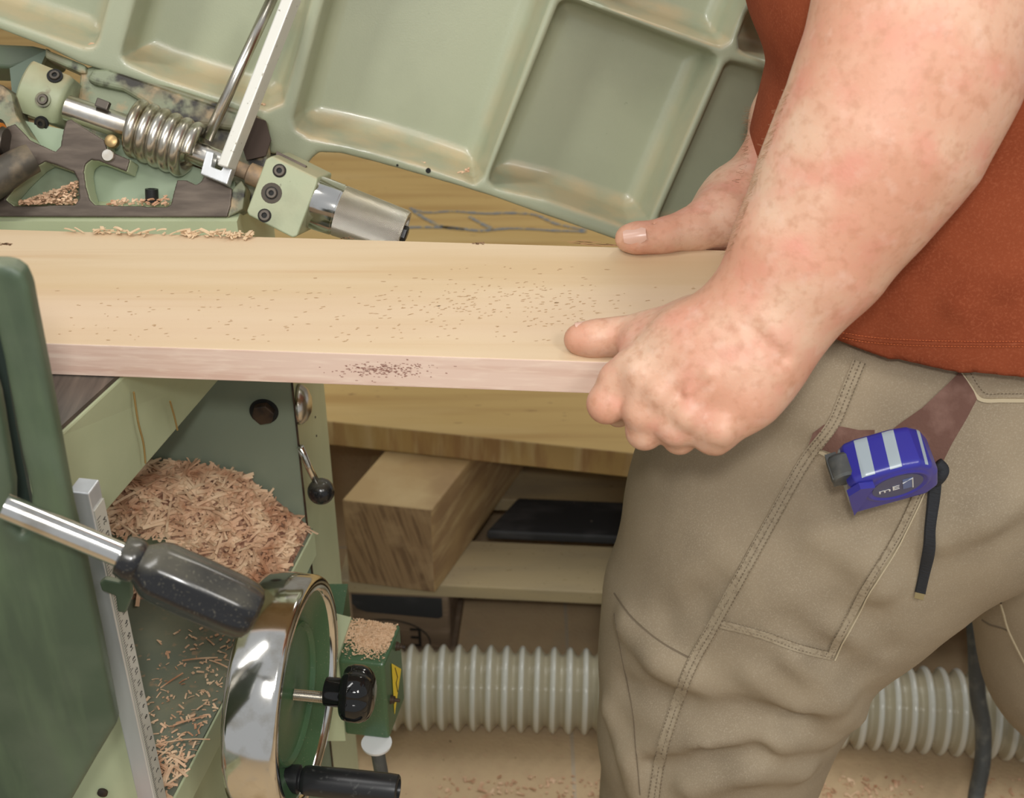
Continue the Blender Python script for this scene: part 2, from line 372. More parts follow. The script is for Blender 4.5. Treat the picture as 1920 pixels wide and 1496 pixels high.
ov = [on_block(.050+.060*math.cos(a), .036+.040*math.sin(a), .0008) for a in [math.pi*2*i/48 for i in range(49)]]
obj('stamped_oval', tube(ov, .0009, 6), M['ink'], pal)
# black board lying on the deck
bbo = Vector((-.22, 1.41, .1445))
bb = obj('black_board', prism([bbo+PA*x+PB*y for x, y in ((.176, .103), (.60, .103), (.60, .186), (.2165, .186))], (0, 0, .0155)), M['blackwood']); bevel(bb, .004, 3)
tag(bb, 'black board lying across the pallet deck behind the thick beam', 'board')
# beam
a23 = math.radians(23); bd = Vector((math.sin(a23), math.cos(a23), 0)); br = Vector((math.cos(a23), -math.sin(a23), 0))
c1 = WZ(816, 1112, .1445); 
fl = WZ(654, 1092, .1445); fr = c1.copy(); fx = (fl-fr); fx.z = 0
BP = [fr, fr+bd*.9, fl+bd*.9, fl]
beam = obj('timber_beam', join(mi(prism(BP, (0, 0, .1435)), 0)), [M['oak'], M['endgrain']])
nrm = (fl-fr).normalized().cross(bz)
for p in beam.data.polygons:
    if abs(p.normal.z) < .3 and abs(p.normal.dot(fx.normalized())) < .5 and p.center.y < .0 + min(q.center.y for q in beam.data.polygons)+.02: p.material_index = 1
bevel(beam, .003, 3)
tag(beam, 'thick square timber beam with dark end grain lying on the pallet', 'beam')
# planks
p1 = WZ(620, 836, .288); p2 = WZ(1228, 902, .288); pd = (p2-p1).normalized(); pn = Vector((-pd.y, pd.x, 0))
def plank(y0, y1, z0, z1, x0, x1, label, nm='wide_plank'):
    P = [p1+pd*x+pn*y for x, y in ((x0, y0), (x1, y0), (x1, y1), (x0, y1))]
    for p in P: p.z = z0
    o = obj(nm, prism(P, (0, 0, z1-z0)), [M['yellowwood'], M['plankedge']])
    for f in o.data.polygons:
        if abs(f.normal.z) < .5: f.material_index = 1
    bevel(o, .0025, 2); tag(o, label, 'plank', None); return o
plank(0, .44, .289, .330, -.5, 1.6, 'wide yellow plank with rough sawn edge resting on the thick beam under the board')
pk = plank(.445, 1.15, .289, .330, -.9, 1.8, 'yellow plank with blue chalk lines seen beyond the steel handle')
plank(1.155, 2.1, .289, .328, -2.4, 1.9, 'brown orange plank glimpsed at upper left beyond the tilted casting')
ORG[pk.name] = ORG[pk.name]
def zline(pts, z, wd=.008):
    P = [WZ(x, y, z) for x, y in pts]; V, F = [], []
    for i, p in enumerate(P):
        d = (P[min(i+1, len(P)-1)]-P[max(i-1, 0)]).normalized(); n = Vector((-d.y, d.x, 0))*wd*random.uniform(.7, 1.2)/2
        V += [p+n, p-n]
    for i in range(len(P)-1): F.append([2*i, 2*i+1, 2*i+3, 2*i+2])
    return V, F
LN = [[(768, 390), (800, 398), (850, 396), (910, 400), (960, 399), (1005, 403), (1045, 420), (1100, 431)],
      [(775, 395), (800, 411), (832, 425), (870, 430)], [(880, 406), (905, 420), (925, 430)],
      [(765, 426), (840, 426), (900, 432), (960, 428), (1040, 432), (1100, 434)]]
chalk = obj('chalk_marks', join(*[zline(spline([(x, y, 0) for x, y in l], 5) and [(q.x, q.y) for q in spline([(x, y, 0) for x, y in l], 5)], .3312) for l in LN]), M['pencil'], pk)
# supports under the far planks (trestle blocks, stand on the floor)
for i, (x, y) in enumerate(((.75, 2.2), (-.55, 2.7), (1.2, 3.1), (-1.6, 3.4), (-.25, 3.1))):
    pass
sup = obj('support_bearer', box(-2.0, 1.6, 2.62, 2.76, 0, .2875), M['oak']); tag(sup, 'low timber bearer on the floor carrying the far planks', 'bearer')
# bright orange end of a log or offcut between the man's legs
oc = WZ(1800, 1158, .146)
off = obj('timber_offcut', prism([oc+Vector(q) for q in ((-.09, 0, 0), (.10, -.01, 0), (.10, .16, 0), (-.09, .16, 0))], (0, 0, .06)), mat('orange_wood', (.72, .33, .09), .6, layers=[((.55, .22, .06), (8, 30, 30), .4, .6), ((.8, .55, .28), 25, .5, .7)]))
bevel(off, .01, 3); tag(off, 'bright orange wood offcut on the pallet between the trouser legs', 'offcut')
# ================================================================== hose
h0 = WZ(700, 1288, .059); h1 = WZ(950, 1291, .059); h2 = WZ(1350, 1307, .059); h3 = WZ(1750, 1332, .059); h4 = WZ(2100, 1360, .059)
hp = spline([h0+(h0-h1)*.6, h0, h1, h2, h3, h4], 60)
L = [0]
for i in range(1, len(hp)): L.append(L[-1]+(hp[i]-hp[i-1]).length)
NR = int(L[-1]/.0013); path = []
j = 0
for k in range(NR):
    s = L[-1]*k/(NR-1)
    while j < len(L)-2 and L[j+1] < s: j += 1
    t = (s-L[j])/max(L[j+1]-L[j], 1e-9); path.append(hp[j].lerp(hp[j+1], t))
def hr(i):
    ph = (i*L[-1]/(NR-1)/.0212) % 1.0
    return .0470+.0105*(.5-.5*math.cos(2*math.pi*ph))**.8
hvf = tube(path, hr, 56)
hose = obj('ribbed_hose', hvf, [M['hose'], M['hosecrest']], smooth=55)
cs = [0]*len(hose.data.polygons)
for i in range(NR-1):
    ph_ = ((i+.5)*L[-1]/(NR-1)/.0212) % 1.0
    if .30 < ph_ < .62:
        for k in range(56): cs[i*56+k] = 1
hose.data.polygons.foreach_set('material_index', cs)
tag(hose, 'thick ribbed beige extraction hose lying on the floor in front of the pallet', 'hose')
# black cable hanging behind the man
ck = obj('power_cable', tube(spline([WY(1815, 1010, 1.30), WY(1822, 1130, 1.22), WY(1829, 1200, 1.19), WY(1833, 1300, 1.165), WY(1843, 1360, 1.15), WY(1842, 1430, 1.13), WY(1828, 1520, 1.10), (.56, 1.02, .012), (.54, .9, .0105), (.5, .3, .0105)], 10), .0098, 14), M['rubber'], smooth=True)
tag(ck, 'thick dark grey cable hanging down in front of the hose at right', 'cable')
# floor shavings
def chips(n, pos, size, curl=True, up=.0):
    V, F = [], []
    for i in range(n):
        p, nn = pos(); sz = size(); a = random.uniform(0, 2*math.pi); tilt = random.uniform(-.5, .5)*up
        d = Vector((math.cos(a), math.sin(a), tilt)).normalized(); s = d.cross(Vector(nn)).normalized(); n2 = s.cross(d).normalized()
        l, wd = sz; k = 4; cur = random.uniform(0, .35)*l if curl else 0; th = min(.0006, wd*.3); b0 = len(V); ph = random.uniform(-.5, .5)*up
        s = (s+n2*ph).normalized()
        for q in range(k+1):
            t = q/k-.5; c = Vector(p)+d*(l*t)+n2*(cur*(.25-t*t)*1.0)+n2*th
            V += [c-s*wd/2, c+s*wd/2, c+s*wd/2+n2*th, c-s*wd/2+n2*th]
        for q in range(k):
            for e in range(4): e2 = (e+1) % 4; F.append([b0+q*4+e, b0+q*4+e2, b0+q*4+4+e2, b0+q*4+4+e])
        F.append([b0, b0+1, b0+2, b0+3]); F.append([b0+k*4+i_ for i_ in range(4)])
    return V, F
def fpos():
    x = random.uniform(-.3, .75); y = random.uniform(.85, 1.22) if random.random() < .85 else random.uniform(1.2, 1.4)
    while y > 1.19 or math.hypot(x-.83, y-1.05) < .16 or math.hypot(x-.16, y-.87) < .16 or x < -.10 or abs(x-.56) < .03: x = random.uniform(-.09, .75); y = random.uniform(.85, 1.19)
    return (x, y, .0005), (0, 0, 1)
fc = obj('floor_shavings', chips(2200, fpos, lambda: (random.uniform(.001, .006)*random.choice((1, 1, 2.2)), random.uniform(.001, .0045)), True, .8), M['chip'], origin=(0, 1, 0))
tag(fc, 'pale wood shavings scattered over the dusty floor', 'shavings', kind='stuff')
# ================================================================== beech board
Z = .93
a = WZ(75, 643, Z); b = WZ(1110, 678, Z); e = (b-a).normalized(); n = Vector((-e.y, e.x, 0))
fa = WZ(600, 447, Z); wid = (fa-a).dot(n)
BO = b.copy(); Lr = .105; Ll = -.95
board_poly = [BO+e*Lr, BO+e*(Lr+.0)+n*wid, BO+e*Ll+n*wid, BO+e*Ll]
board = obj('beech_board', prism([p-Vector((0, 0, .0235)) for p in board_poly], (0, 0, .0235)), [M['beech'], M['beech_edge']])
for f in board.data.polygons:
    if abs(f.normal.z) < .5: f.material_index = 1
bevel(board, .0007, 2)
tag(board, 'planed pale beech board held in both hands on the machine bed', 'board')
# stains and knots are marks of their own: thin flecks on the wood
def flecks(n, fpos, size):
    V, F = [], []
    for i in range(n):
        c, ax, ay = fpos(); l, wd = size(); m = 7; b0 = len(V); rr = [random.uniform(.6, 1.2) for _ in range(m)]
        for k in range(m):
            aa = 2*math.pi*k/m; V.append(c+ax*(l*math.cos(aa)*rr[k])+ay*(wd*math.sin(aa)*rr[k]))
        F.append(list(range(b0, b0+m)))
    return V, F
zup = Vector((0, 0, 1))
def stain():
    u = random.gauss(0, .32); v = random.gauss(0, .30)+u*-.35
    x = -.128+ .034*u*1.3; z = .011+.010*max(-.8, min(.95, v))
    if abs(u) > 1: x = -.128+.034*random.uniform(-1.2, 1.2)
    return BO+e*x-n*.0002-zup*z, e, zup
stains = obj('dark_speckle', flecks(230, stain, lambda: (random.uniform(.0003, .0014), random.uniform(.0002, .0005))), mat('brown_fleck', (.32, .17, .13), .8), board, label='brown speckled stain on the front edge')
def knotp():
    q = KQ; p = WZ(q[0]+random.gauss(0, q[2]), q[1]+random.gauss(0, 1.4), Z+.00025)
    return p, e, n
knm = mat('knot_brown', (.22, .12, .06), .7)
for KQ in ((652, 446, 5), (900, 456, 7), (8, 457, 8)): tag(obj('knot', flecks(14, knotp, lambda: (random.uniform(.0005, .0020), random.uniform(.0004, .0010))), knm, board), None, None, kind='stuff')
def resin():
    t = random.random(); p = WZ(1060+t*95+random.gauss(0, 3), 452+t*9+random.gauss(0, 2), Z+.00025); return p, (e-n*.12).normalized(), n
obj('bark_streak', flecks(30, resin, lambda: (random.uniform(.003, .009), random.uniform(.0002, .0007))), mat('bark_brown', (.36, .19, .08), .7), board, label='dark streak beside the far thumb')
def medflk():
    q = random.random()
    if q < .4: px = random.uniform(100, 1150); py = random.uniform(540, 640)
    else: px = random.gauss(960, 130); py = random.gauss(565, 28)
    px = min(px, 1300); return WZ(px, max(490, min(py, 640)), Z+.0002), (e+n*random.uniform(.0, .5)).normalized(), n
tag(obj('ray_fleck', flecks(420, medflk, lambda: (random.uniform(.0005, .0020), random.uniform(.00025, .0006))), mat('ray_fleck_brown', (.46, .30, .16), .6), board), None, None, kind='stuff')
# ================================================================== planer machine
mc = thing('planing_machine', 'green planing machine with tilted ribbed table, handwheel and hinge spring', 'machine', (-.4, .9, 0))
def pp(poly, fn): return [fn(x, y) for x, y in poly]
zv = Vector((0, 0, 1))
# cabinet
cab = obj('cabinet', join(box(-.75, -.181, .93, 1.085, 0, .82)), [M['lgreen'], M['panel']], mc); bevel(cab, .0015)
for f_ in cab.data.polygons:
    if f_.normal.y < -.5: f_.material_index = 1  # front faces take a darker grey-green than the sides
obj('rust_edge', box(-.1822, -.1806, .9288, .9300, .3, .82), M['rust'], mc)
obj('head_casting', box(-.75, -.214, .945, 1.09, .82, .911), M['lgreen'], mc)
# front leg box, lower left
bevel(obj('lower_panel', box(-.75, -.247, .618, .630, 0, .74), M['lgreen'], mc), .002)
obj('panel_screw', lathe(WY(193, 1484, .6178), (0, -1, 0), [(0, .0035), (.002, .0035), (.003, .002), (.003, 0)], 16), M['rust'], mc, smooth=40)
# cabinet hex bolt + hole
hb = WY(495, 771, .9299)
obj('bolt_hole', lathe(hb, (0, -1, 0), [(0, .0122), (.0006, .0122)], 28), M['hole'], mc)
hx = [hb+Vector((.010*math.cos(a_), 0, .010*math.sin(a_))) for a_ in [math.pi/3*k+.2 for k in range(6)]]
bevel(obj('hex_bolt', prism(hx, (0, -.007, 0)), M['rust'], mc), .001)
for px, py in ((631, 782), (633, 817)):
    obj('rivet', lathe(WX(px-40, py, -.1809), (1, 0, 0), [(0, .0012), (.0006, .001), (.0006, 0)], 10), M['rust'], mc)
# domed steel cap and ball lever on the side face
dc = WX(560, 758, -.1805)
obj('steel_dome', lathe(dc, (1, 0, 0), [(0, .0175), (.003, .0170), (.0075, .0135), (.0105, .007), (.0115, 0)], 28), M['steel'], mc, smooth=True)
lv = W(602, 921, 1.155)
lever = obj('clamp_lever', tube([W(563, 838, 1.13), W(580, 878, 1.145), lv], .0031, 12), M['chrome'], mc, smooth=True)
kb = lathe(lv-Vector((0, 0, .0)), (lv-W(563, 838, 1.13)), [(-.0118+.0236*i/16, max(.0001, math.sqrt(max(0, .0118**2-(-.0118+.0236*i/16)**2)))) for i in range(17)], 28)
obj('lever_ball', kb, M['black'], lever, smooth=True)
# ---- thicknessing bed (iron top, green wedge end)
T0 = WZ(110, 815, .903); T1 = WZ(230, 705, .903); td = (T1-T0).normalized(); B0 = WZ(200, 960, .80); B1 = WZ(412, 712, .80); bdv = (B1-B0).normalized()
def ext(p, d, y): return p+d*((y-p.y)/d.y)
tA, tB = T0, ext(T0, td, .905); bA, bB = ext(B0, bdv, T0.y), ext(B0, bdv, .905)
lx = -.75
V = [tA, tB, Vector((lx, .905, .903)), Vector((lx, T0.y, .903)), bA, bB, Vector((lx, .905, .80)), Vector((lx, T0.y, .80))]
F = [[0, 1, 2, 3], [7, 6, 5, 4], [0, 4, 5, 1], [1, 5, 6, 2], [2, 6, 7, 3], [3, 7, 4, 0]]
bed = bevel(obj('thicknessing_bed', (V, F), M['lgreen'], mc), .003, 3)
obj('bed_plate', prism([tA+Vector((-.001, 0, 0)), tB+Vector((-.001, 0, 0)), Vector((lx, .905, .903)), Vector((lx, T0.y, .903))], (0, 0, .003)), M['bed'], mc)
for q in ([(250, 735), (258, 790), (268, 830), (272, 868)], [(318, 752), (326, 780), (332, 806)]):
    # glue runs on the bed end face
    fn = (tB-tA).cross(bA-tA).normalized()
    P = [WP(x, y, tA, fn) for x, y in q]; 
    if (CAM-P[0]).dot(fn) < 0: fn = -fn
    P = [p+fn*.0003 for p in P]
    obj('brown_drip', tube(spline(P, 4), .0007, 6), mat('drip_brown', (.33, .21, .07), .6), bed)
# lower table
L0 = WZ(325, 1496, .62); L1 = WZ(576, 1016, .62); ld = (L1-L0).normalized()
q0 = ext(L0, ld, .45); q1 = ext(L0, ld, .929)
low = obj('lower_table', prism([q0-zv*.030, q1-zv*.030, Vector((lx, .929, .59)), Vector((lx, .45, .59))], (0, 0, .028)), M['lgreen'], mc); bevel(low, .001)
obj('table_top', prism([q0+Vector((-.0015, 0, -.0019)), q1+Vector((-.0015, 0, -.0019)), Vector((lx, .929, .6181)), Vector((lx, .45, .6181))], (0, 0, .0019)), M['tgreen'], low)
obj('support_column', box(-.42, -.262, .72, .92, 0, .5895), M['lgreen'], mc)
# green clamp block
gb = [WZ(x, y, .665) for x, y in ((197, 972), (228, 950), (300, 958), (316, 966), (316, 1005), (300, 1030), (205, 1030))]
bevel(obj('guide_block', prism(gb, (0, 0, -.0445)), M['dgreen'], mc), .002)
# ---- rail with scale
ang = math.radians(-10); rx_, ry_ = Vector((math.cos(ang), math.sin(ang), 0)), Vector((-math.sin(ang), math.cos(ang), 0))
rc = WY(166, 926, .600); 
def rbox(x0, x1, y0, y1, z0, z1): return prism([rc+rx_*x+ry_*y+zv*(z0-rc.z) for x, y in ((x0, y0), (x1, y0), (x1, y1), (x0, y1))], (0, 0, z1-z0))
rail = bevel(obj('height_rail', rbox(-.0125, 0, 0, .014, .40, rc.z), M['alu'], mc), .0008)
obj('scale_strip', rbox(.0001, .0008, .001, .0135, .40, rc.z-.013), M['scale'], rail)
V, F = [], []
for k in range(150):
    z = rc.z-.02-.002*k*1.0; ln = .0045 if k % 5 == 0 else .0022
    if z < .42: break
    p = prism([rc+rx_*.0009+ry_*y+zv*(z-rc.z) for y in (.0015, .0015+ln)]+[rc+rx_*.0009+ry_*y+zv*(z+.0003-rc.z) for y in (.0015+ln, .0015)], rx_*.0001)
    V, F, _ = join((V, F), p)
obj('scale_ticks', (V, F), M['ink'], rail)
V, F = [], []
for k in range(24):
    z = rc.z-.026-.010*k
    V, F, _ = join((V, F), text_mesh(str(24-k), .0048, rc+rx_*.00095+ry_*.0095+zv*(z-rc.z), zv, -ry_, .00005))
obj('scale_numbers', (V, F), M['ink'], rail)
pt = WY(222, 1100, .585)
bevel(obj('scale_pointer', join(prism(pp([(186, 1094), (196, 1086), (224, 1092), (246, 1070), (248, 1120), (236, 1150), (220, 1148), (216, 1118), (190, 1108)], lambda x, y: WY(x, y, .592)), (0, .004, 0))), M['dgreen'], mc), .0012)
# ---- dark green guard plate with slot
yp = .53
G2 = lambda x, y: (WY(x, y, yp).x, WY(x, y, yp).z)
outer = [(-160, 498), (0, 498), (22, 502), (42, 516), (54, 545), (62, 590), (84, 700), (108, 830), (131, 958), (156, 1061), (185, 1200), (217, 1362), (175, 1432), (130, 1510), (60, 1620), (-200, 1620)]
slot = [(-60, 540), (-22, 560), (-8, 620), (6, 680), (38, 850), (56, 925), (58, 990), (40, 1006), (22, 985), (22, 917), (-6, 750), (-40, 640)]
sdf_extrude('guard_plate', [[G2(x, y) for x, y in outer]], [[G2(x, y) for x, y in slot]], (0, yp, 0), Vector((1, 0, 0)), zv, Vector((0, -1, 0)), .012, .0015, M['dgreen'], mc, rnd=.004)
obj('inner_plate', prism(pp([(-160, 520), (-4, 590), (30, 800), (70, 1010), (-160, 1010)], lambda x, y: WY(x, y, .575)), (0, .004, 0)), mat('slot_shade_teal', (.025, .04, .032), .6), mc)  # dark shade inside the slot is put into this plate's colour
# lever through the slot
l0, l1, l2 = W(30, 958, .640), W(232, 1042, .655), W(478, 1152, .668)
la = (l1-l0).normalized(); lk = (l2-l1).normalized()
hl = obj('lock_lever', tube([l0-la*.006, l0+la*.01, l1+lk*.004], .0063, 24), M['chrome'], mc, smooth=40)
def oct_(a_, s): return 1+.035*math.cos(8*a_)*min(1, max(0, (s-.012)/.01))
Lk = (l2-l1).length
obj('lever_grip', lathe(l1, lk, [(-.002, .0075), (-.0012, .0100), (.0035, .0112), (.007, .0108), (.0085, .0098), (.010, .0108), (.0145, .0140), (.019, .0150), (.035, .0152), (Lk-.012, .0149), (Lk-.005, .0142), (Lk-.001, .0125), (Lk+.001, .009), (Lk+.0015, 0)], 56, rfun=oct_), M['black'], hl, smooth=35)
# ---- handwheel
wc = W(580, 1303, .97); wa = (Vector((math.cos(math.radians(7.5)), -math.sin(math.radians(7.5)), .0))).normalized()
hw = obj('handwheel', lathe(wc, wa, [(-.014, .074), (-.036, .079), (-.038, .0835), (-.037, .0858), (-.033, .0870), (-.020, .0876), (-.004, .0870), (-.001, .0856), (.0002, .0830), (.0, .0770), (-.002, .0750), (-.004, .0742), (-.014, .0738)], 110, closed=True), M['chrome'], mc, smooth=50)
obj('wheel_web', lathe(wc, wa, [(-.003, .0755), (-.004, .0742), (-.0055, .072), (-.0095, .064), (-.0125, .0585), (-.0130, .0555), (-.0128, .0530), (-.0095, .0520), (-.0090, .0508), (-.0100, .0498), (-.0125, .0485), (-.0130, .047), (-.0130, .012), (-.0118, .0085), (-.0118, 0)], 90, cap0=False), M['dgreen2'], hw, smooth=35)
obj('wheel_shaft', lathe(wc, wa, [(-.046, .011), (-.0236, .011)], 24), M['steel'], hw)
st = [(-.0118+.0006*i, .0043 if i % 2 else .0036) for i in range(52)]
obj('threaded_stud', lathe(wc+Vector((0, 0, -.001)), wa, st, 20), M['steel'], hw)
kc = wc+wa*.012+UP*.004
def lobe(a_, s): return 1-.10*max(0, math.cos(5*(a_+.5)))**2*(1 if s > .012 else 0)
kn = obj('star_knob', lathe(kc, wa, [(.0, .0095), (.0005, .0105), (.0115, .0108), (.0125, .011), (.0135, .0175), (.0155, .0198), (.020, .0212), (.026, .0212), (.0305, .0195), (.0335, .0165), (.0355, .0120), (.0362, 0)], 80, rfun=lobe), M['blackgloss'], hw, smooth=40)
wu, wv = perp(wa); dn = -(UP-wa*wa.dot(UP)).normalized(); side = wa.cross(dn)
hc = wc+dn*.0620-wa*.006
obj('crank_base', lathe(hc, wa, [(-.012, .009), (.0, .0105), (.003, .0105), (.004, .0085), (.007, .0085)], 28), M['blackmatt'], hw, smooth=40)
obj('crank_grip', lathe(hc+wa*.005, wa, [(.0, .0085), (.0015, .0102), (.004, .0108), (.030, .0113), (.064, .0112), (.0705, .0108), (.0715, .0095), (.0715, .0078), (.0695, .0076), (.0695, 0)], 36), M['blackmatt'], hw, smooth=40)
# ---- junction box
jt = [WZ(x, y, .56) for x, y in ((634, 1237), (720, 1246), (751, 1170), (652, 1155))]
jb = obj('switch_box', prism(jt, (0, 0, -.0905)), M['dgreen2'], mc); bevel(jb, .003, 3)
jt2 = [p.lerp(sum(jt, Vector())/4, .08) for p in jt]
V, F = [], []
obj('lid_rim', prism([jt[3]+Vector((-.012, .0, .004)), jt[3]+Vector((.004, -.006, .004)), jt[0]+Vector((.0, -.002, .004)), jt[0]+Vector((-.02, -.002, .004))], (0, 0, -.10)), M['lgreen'], jb)
obj('mounting_bracket', box(-.215, -.150, .885, .9295, .50, .555), M['dgreen2'], jb)
def jpos():
    while True:
        u, v = random.random(), random.random()
        if v < .45+.35*u and random.random() > .25 or random.random() < .25: pass
        p = jt2[3].lerp(jt2[2], u).lerp(jt2[0].lerp(jt2[1], u), v); dd = (u-.6)**2*2+(v-.35)**2*4
        if random.random() < math.exp(-dd*2.6): return p+zv*(.0006+.003*max(0, math.exp(-dd*6)*random.random())), (0, 0, 1)
sd = obj('sawdust_on_box', chips(4200, jpos, lambda: (random.uniform(.0006, .0022), random.uniform(.0005, .0012)), False, .9), M['sawdust'], origin=tuple(jt[0]))
tag(sd, 'pale sawdust heaped on top of the dark green switch box', 'sawdust', kind='stuff')
jn = (jt[2]-jt[1]).normalized(); jx = jn.cross(zv).normalized()
def jside(px, py): return WP(px, py, jt[1], jx)+jx*.0009
tri = [(747, 1250), (760, 1290), (742, 1332), (741, 1290)]
tri3 = [jt[1].lerp(jt[2], u)+zv*z+jx*.0006 for u, z in ((.36, -.016), (.84, -.046), (.33, -.076))]
tr = obj('warning_sticker', prism(tri3, jx*.0002), M['yellow'], jb)
bolt_pts = [jt[1].lerp(jt[2], u)+zv*z+jx*.001 for u, z in ((.50, -.028), (.60, -.044), (.50, -.046), (.56, -.060))]
obj('warning_bolt', tube(bolt_pts, .0004, 6), M['ink'], tr)
for u, z in ((.70, -.012), (.22, -.052)):
    p = jt[1].lerp(jt[2], u)+zv*z
    obj('lid_bolt', lathe(p, jx, [(0, .0042), (.001, .0042), (.0012, .0034), (.0035, .0034), (.0036, .0018), (.008, .0016), (.008, 0)], 12), M['rust'], jb, smooth=30)
gc = WZ(706, 1392, .4695)
gl = obj('cable_gland', lathe(gc, (0, 0, -1), [(0, .0135), (.003, .0130), (.007, .009), (.009, .0065), (.009, 0)], 28), M['white'], jb, smooth=40)
obj('box_cable', tube(spline([gc+Vector((0, 0, -.006)), gc+Vector((.003, 0, -.05)), gc+Vector((.012, .01, -.2)), gc+Vector((.02, .03, -.44)), gc+Vector((-.05, .09, -.459))], 8), .0062, 14), M['rubber'], jb, smooth=True)
# ---- shavings on the lower table
def pile_h(px, py): pass
pc = []
def ph(x, y):
    xr = ext(L0, ld, y).x-.004
    u = (xr-x)
    if u < 0: return 0
    hh = .072*math.exp(-((x+.30)/.16)**2)
    hh *= min(1, max(0, (y-.835)/.06))**.7*min(1, u/.05)**.8
    return hh
V, F = [], []; nx, ny = 90, 44
for i in range(nx):
    for k in range(ny):
        y = .835+.094*k/(ny-1); xr = ext(L0, ld, y).x-.003; x = -.62+(xr+.62)*i/(nx-1)
        V.append((x, y, .6202+ph(x, y)+random.uniform(-.001, .001)*(ph(x, y) > .002)))
for i in range(nx-1):
    for k in range(ny-1): F.append([i*ny+k, (i+1)*ny+k, (i+1)*ny+k+1, i*ny+k+1])
V = V; base_n = len(V)
edge = [i*ny for i in range(nx)]
pile = obj('packed_shavings', (V, F), M['chipdust'], origin=(-.3, .85, .62), smooth=True)
def ppos():
    while True:
        y = random.uniform(.836, .925); x = random.uniform(-.46, ext(L0, ld, y).x-.002); h = ph(x, y)
        if h > .003: break
    ex = .004; g = Vector((-(ph(x+ex, y)-h)/ex*.6, -(ph(x, y+ex)-h)/ex*.6, 1)).normalized()
    return (x, y, .6205+h+random.uniform(-.001, .003)), g
pch = obj('shaving_heap', join((V, F, [0]*len(F)), mi(chips(3400, ppos, lambda: (random.uniform(.005, .017) if random.random() < .9 else random.uniform(.018, .042), random.uniform(.0012, .0032)), True, .9), 1)), [M['chipdust'], M['chip']], origin=(-.3, .85, .62))
bpy.data.objects.remove(pile)
tag(pch, 'heap of pink brown wood shavings on the lower machine table', 'shavings', kind='stuff')
def tpos():
    y = random.uniform(.55, .80); xr = ext(L0, ld, y).x; x = xr-abs(random.gauss(0, .035))-.002
    if random.random() < .35: y = random.gauss(.66, .04); x = ext(L0, ld, y).x-random.uniform(.003, .06)
    return (x, y, .6203), (0, 0, 1)
def tpos2():
    y = random.uniform(.56, .665); xr = ext(L0, ld, y).x; return (xr-random.uniform(.002, .035), y, .6203+random.uniform(0, .003)), (0, 0, 1)
ts = obj('loose_shavings', join(chips(620, tpos, lambda: (random.uniform(.001, .006), random.uniform(.0006, .0020)), True, .9),
     chips(150, tpos2, lambda: (random.uniform(.006, .022), random.uniform(.0010, .0028)), True, .8),
     chips(16, tpos, lambda: (random.uniform(.02, .045), random.uniform(.0010, .0018)), True, .4)), M['chip'], origin=(-.3, .65, .62))
tag(ts, 'loose curled shavings strewn on the grey green lower table', 'shavings', kind='stuff')
def bpos(): 
    px = random.choice([random.uniform(120, 480), random.uniform(120, 480), random.gauss(210, 18), random.gauss(375, 18), random.gauss(440, 20)])
    p = a+e*((WZ(px, 436, .93)-a).dot(e))+n*(wid-random.uniform(.0005, .004)); p.z = .9303+abs(random.gauss(0, .0016)); return p, (0, 0, 1)
bs = obj('edge_shavings', chips(80, bpos, lambda: (random.uniform(.003, .011), random.uniform(.001, .0028)), True, .6), mat('pale_shavings', (.66, .48, .30), .7), origin=(-.3, .96, .905))
tag(bs, 'small pale shavings along the far edge of the beech board', 'shavings', kind='stuff')
# ================================================================== hinge mechanism
HT = 1.05
e1 = cv(.9363, -.351, 0).normalized(); 
def ax_of(x0, y0, x1, y1, t): 
    A, B = W(x0, y0, t), W(x1, y1, t); return A, (B-A), (B-A).length
hinge = mc
# backing casting behind the shaft
A = [(150, 128), (190, 118), (478, 214), (500, 225), (505, 300), (470, 400), (300, 360), (130, 300)]
bevel(obj('hinge_casting', prism(pp(A, lambda x, y: W(x, y, 1.088)), FW*.012), M['dirtygreen'], mc), .004, 3)
A = [(160, 150), (172, 128), (200, 128), (478, 222), (480, 250), (330, 230), (230, 170), (175, 158)]
bevel(obj('casting_rib', prism(pp(A, lambda x, y: W(x, y, 1.080)), FW*.012), M['dirtygreen'], mc), .004, 3)
A = [(462, 215), (498, 226), (508, 262), (498, 292), (462, 300), (450, 262)]
obj('casting_hollow', prism(pp(A, lambda x, y: W(x, y, 1.0795)), FW*.002), mat('hollow_shade', (.05, .03, .02), .8), mc)  # thin dark sheet, the shade of a hollow given as colour
# shaft, left and right
p0, d0, n0 = ax_of(127, 202, 262, 248, HT)
sh = obj('hinge_shaft', lathe(p0, d0, [(0, .0100), (n0, .0100)], 36), M['steel'], mc, smooth=40)
p0, d0, n0 = ax_of(250, 241, 440, 314, HT)
obj('shaft_sleeve', lathe(p0, d0, [(0, .0135), (n0*.50, .0135), (n0*.55, .0093), (n0, .0093)], 32), M['steel'], sh, smooth=40)
p0, d0, n0 = ax_of(435, 312, 500, 338, HT)
obj('shaft_end', lathe(p0, d0, [(0, .0062), (n0*.45, .0062), (n0*.5, .0088), (n0, .0088)], 28), mat('dusty_shaft', (.30, .22, .15), .6, .4, layers=[((.55, .36, .2), 90, .45, .7)]), sh, smooth=40)
bevel(obj('key_block', obox(W(193, 196, HT-.009), e1, cv(.35, .936, 0), cv(0, 0, 1), .0052, .0035, .003), M['screw'], sh), .0008)
